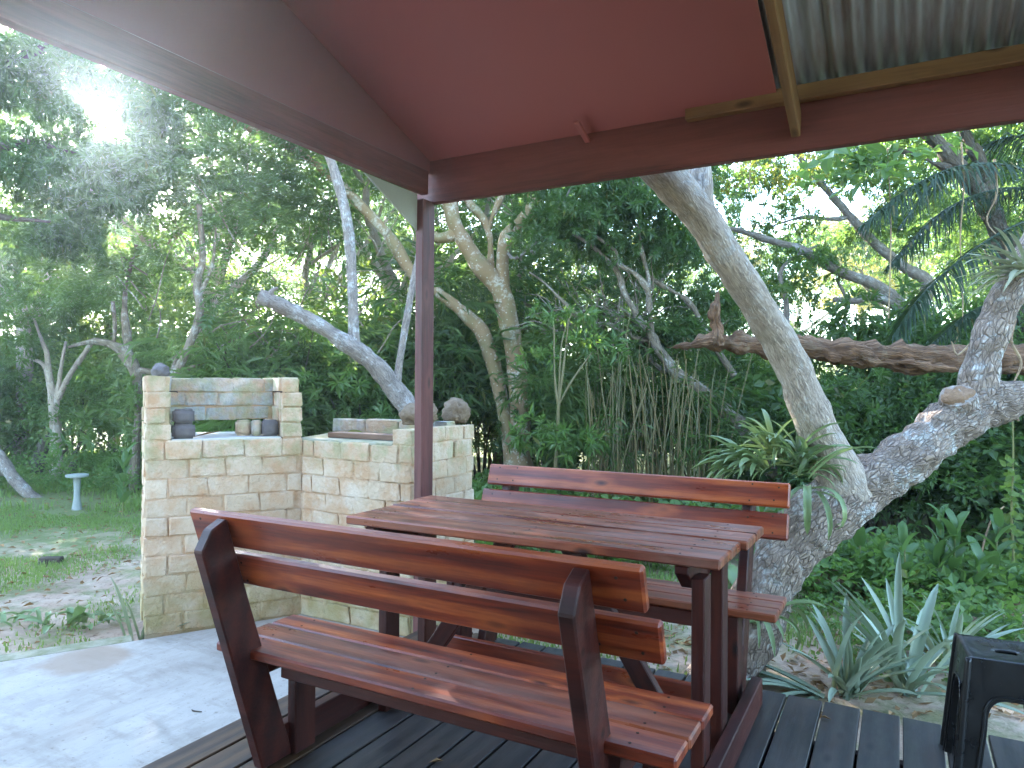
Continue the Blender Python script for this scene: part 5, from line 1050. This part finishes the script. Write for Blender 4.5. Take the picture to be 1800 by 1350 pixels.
cover(1900, (1380, 2050, 985, 1062), 'broad', M['cover'], rg, 'ground_cover', 'bright low leafy ground cover under the dark shrubs at right', -.2, (.02, .15), .62)
cover(420, (1540, 2050, 1055, 1150), 'broad', M['cover'], rg, 'ground_cover', 'low leafy cover behind the stool', -.05, (.0, .10), .6)
cover(420, (1380, 1760, 1050, 1200), 'broad', M['cover'], rg, 'ground_cover', 'small seedlings on the bare soil around the grey-green plants', .0, (.0, .05), .38)
cover(2200, (780, 1400, 870, 1010), 'broad', M['cover'], rg, 'ground_cover', 'leafy ground cover behind the picnic table', -.35, (.02, .2), .9)
cover(2600, (-250, 620, 818, 880), 'twig', M['cover'], rg, 'ground_cover', 'green undergrowth at the back of the left lawn', -.4, (.02, .3), 1.1)
def litter(n, area, r, label):
    x, y = scatter_px(n, *area, r); k = off_floor(x, y); x, y = x[k], y[k]; P = np.stack([x, y, gz(x, y)+.008], -1); D = r.normal(0, 1, P.shape); D[:, 2] *= .15; Dn = D/np.linalg.norm(D, axis=1)[:, None]; mb = MB(); V = []
    for i in range(len(P)): V.append(leafquad(P[i], Dn[i], np.array([r.normal(0, .3), r.normal(0, .3), 1.]), r.uniform(.03, .09), r.uniform(.015, .04), r.uniform(.05, .4), r.uniform(-.2, .2)))
    V = np.array(V); b = np.arange(len(V))[:, None]*4; mb.add(V.reshape(-1, 3), np.concatenate([b+np.array([[0, 1, 2]]), b+np.array([[0, 2, 3]])])); o = put('leaf_litter', mb.mesh('leaf_litter', smooth=False), M['litter']); o['kind'] = 'stuff'; o['label'] = label; o['category'] = 'leaf litter'
litter(900, (-100, 420, 880, 1150), rg, 'dry fallen leaves scattered over the bare lawn'); litter(1300, (1080, 1900, 1010, 1260), rg, 'dry fallen leaves on the soil behind the deck')
for k, (px, py, lab) in enumerate(((182, 1066, 'single yellow fallen leaf on the soil near the kerb'), (148, 955, 'yellow fallen leaf on the lawn left of the tall wall'))):
    q = onz(px, py, GZ); me = MB(); me.add(leafquad(np.zeros(3), np.array([.8, .4, .05]), np.array([0, .2, 1.]), .09, .05, .2, .1), [[0, 1, 2], [0, 2, 3]]); o = put('fallen_leaf', me.mesh('fallen_leaf'), M['leaf_yellow_or_sunlit'], None, (q[0], q[1], float(gz(q[0], q[1]))+.02)); tag(o, lab, 'leaf')
# small bits: dry leaf in the niche, yellow leaf on the wood box, twig on the slab
me = MB(); me.add(leafquad(np.zeros(3), np.array([.9, .2, .05]), np.array([0, .2, 1.]), .20, .045, .5, -.15), [[0, 1, 2], [0, 2, 3]]); o = put('dry_leaf', me.mesh('dry_leaf'), M['litter'], None, W3(.26, .10, 1.053)); o.rotation_euler.z = .75; tag(o, 'curled brown dry leaf on the ledge of the niche', 'leaf')
mb = MB(); tube(mb, [np.array([0, 0, 0]), np.array([.05, 0, .012]), np.array([.11, .01, .008]), np.array([.15, .0, .0])], [.006, .016, .016, .004], 8, 4); o = put('yellow_pod', mb.mesh('yellow_pod'), M['leaf_yellow_or_sunlit'], None, (-3.42, 3.86, 1.050)); tag(o, 'yellow pod lying in the wood box beside the tall wall', 'pod')
q = onz(345, 1251, SZ); mb = MB(); tube(mb, [np.array([-.03, 0, .003]), np.array([-.01, -.008, .005]), np.array([.03, .006, .004])], [.002, .003, .002], 6, 4); o = put('twig', mb.mesh('twig'), M['bark_dark'], None, (q[0], q[1], SZ)); tag(o, 'small curved twig lying on the concrete slab', 'twig')

# ------------------------------------------------------------------ GLARE HAZE
hz = bpy.data.materials.new('glare_volume'); hz.use_nodes = True; ht = hz.node_tree; ht.nodes.clear()
ho = ht.nodes.new('ShaderNodeOutputMaterial'); hv = ht.nodes.new('ShaderNodeVolumePrincipled'); hv.inputs['Color'].default_value = (.66, .83, 1.0, 1)
hv.inputs['Density'].default_value = .0026; hv.inputs['Anisotropy'].default_value = .72; ht.links.new(hv.outputs[0], ho.inputs['Volume'])  # added volume, stands in for lens glare towards the sun
bm = bmesh.new(); bmesh.ops.create_cube(bm, size=1); me = bpy.data.meshes.new('glare_haze'); bm.to_mesh(me); bm.free()
o = put('glare_haze', me, hz, None, (0, 0, 6.8)); o.scale = (560, 560, 17.2); o['kind'] = 'stuff'
scene.cycles.volume_bounces = 0

for k, (px, py, z, lab) in enumerate(((1441, 1262, .001, 'dry brown leaf lying on the deck boards by the planks end'), (1092, 1200, .001, 'dry leaf on the deck boards under the table'), (780, 1340, .001, 'small dry leaf on the deck boards under the near bench'))):
    q = onz(px, py, z); me = MB(); me.add(leafquad(np.zeros(3), np.array([math.cos(k*1.9), math.sin(k*1.9), .05]), np.array([.1, .2, 1.]), .045+.006*(k % 3), .02, .35, .1), [[0, 1, 2], [0, 2, 3]]); o = put('fallen_leaf', me.mesh('fallen_leaf'), M['litter'], None, (q[0], q[1], z+.006)); tag(o, lab, 'leaf')
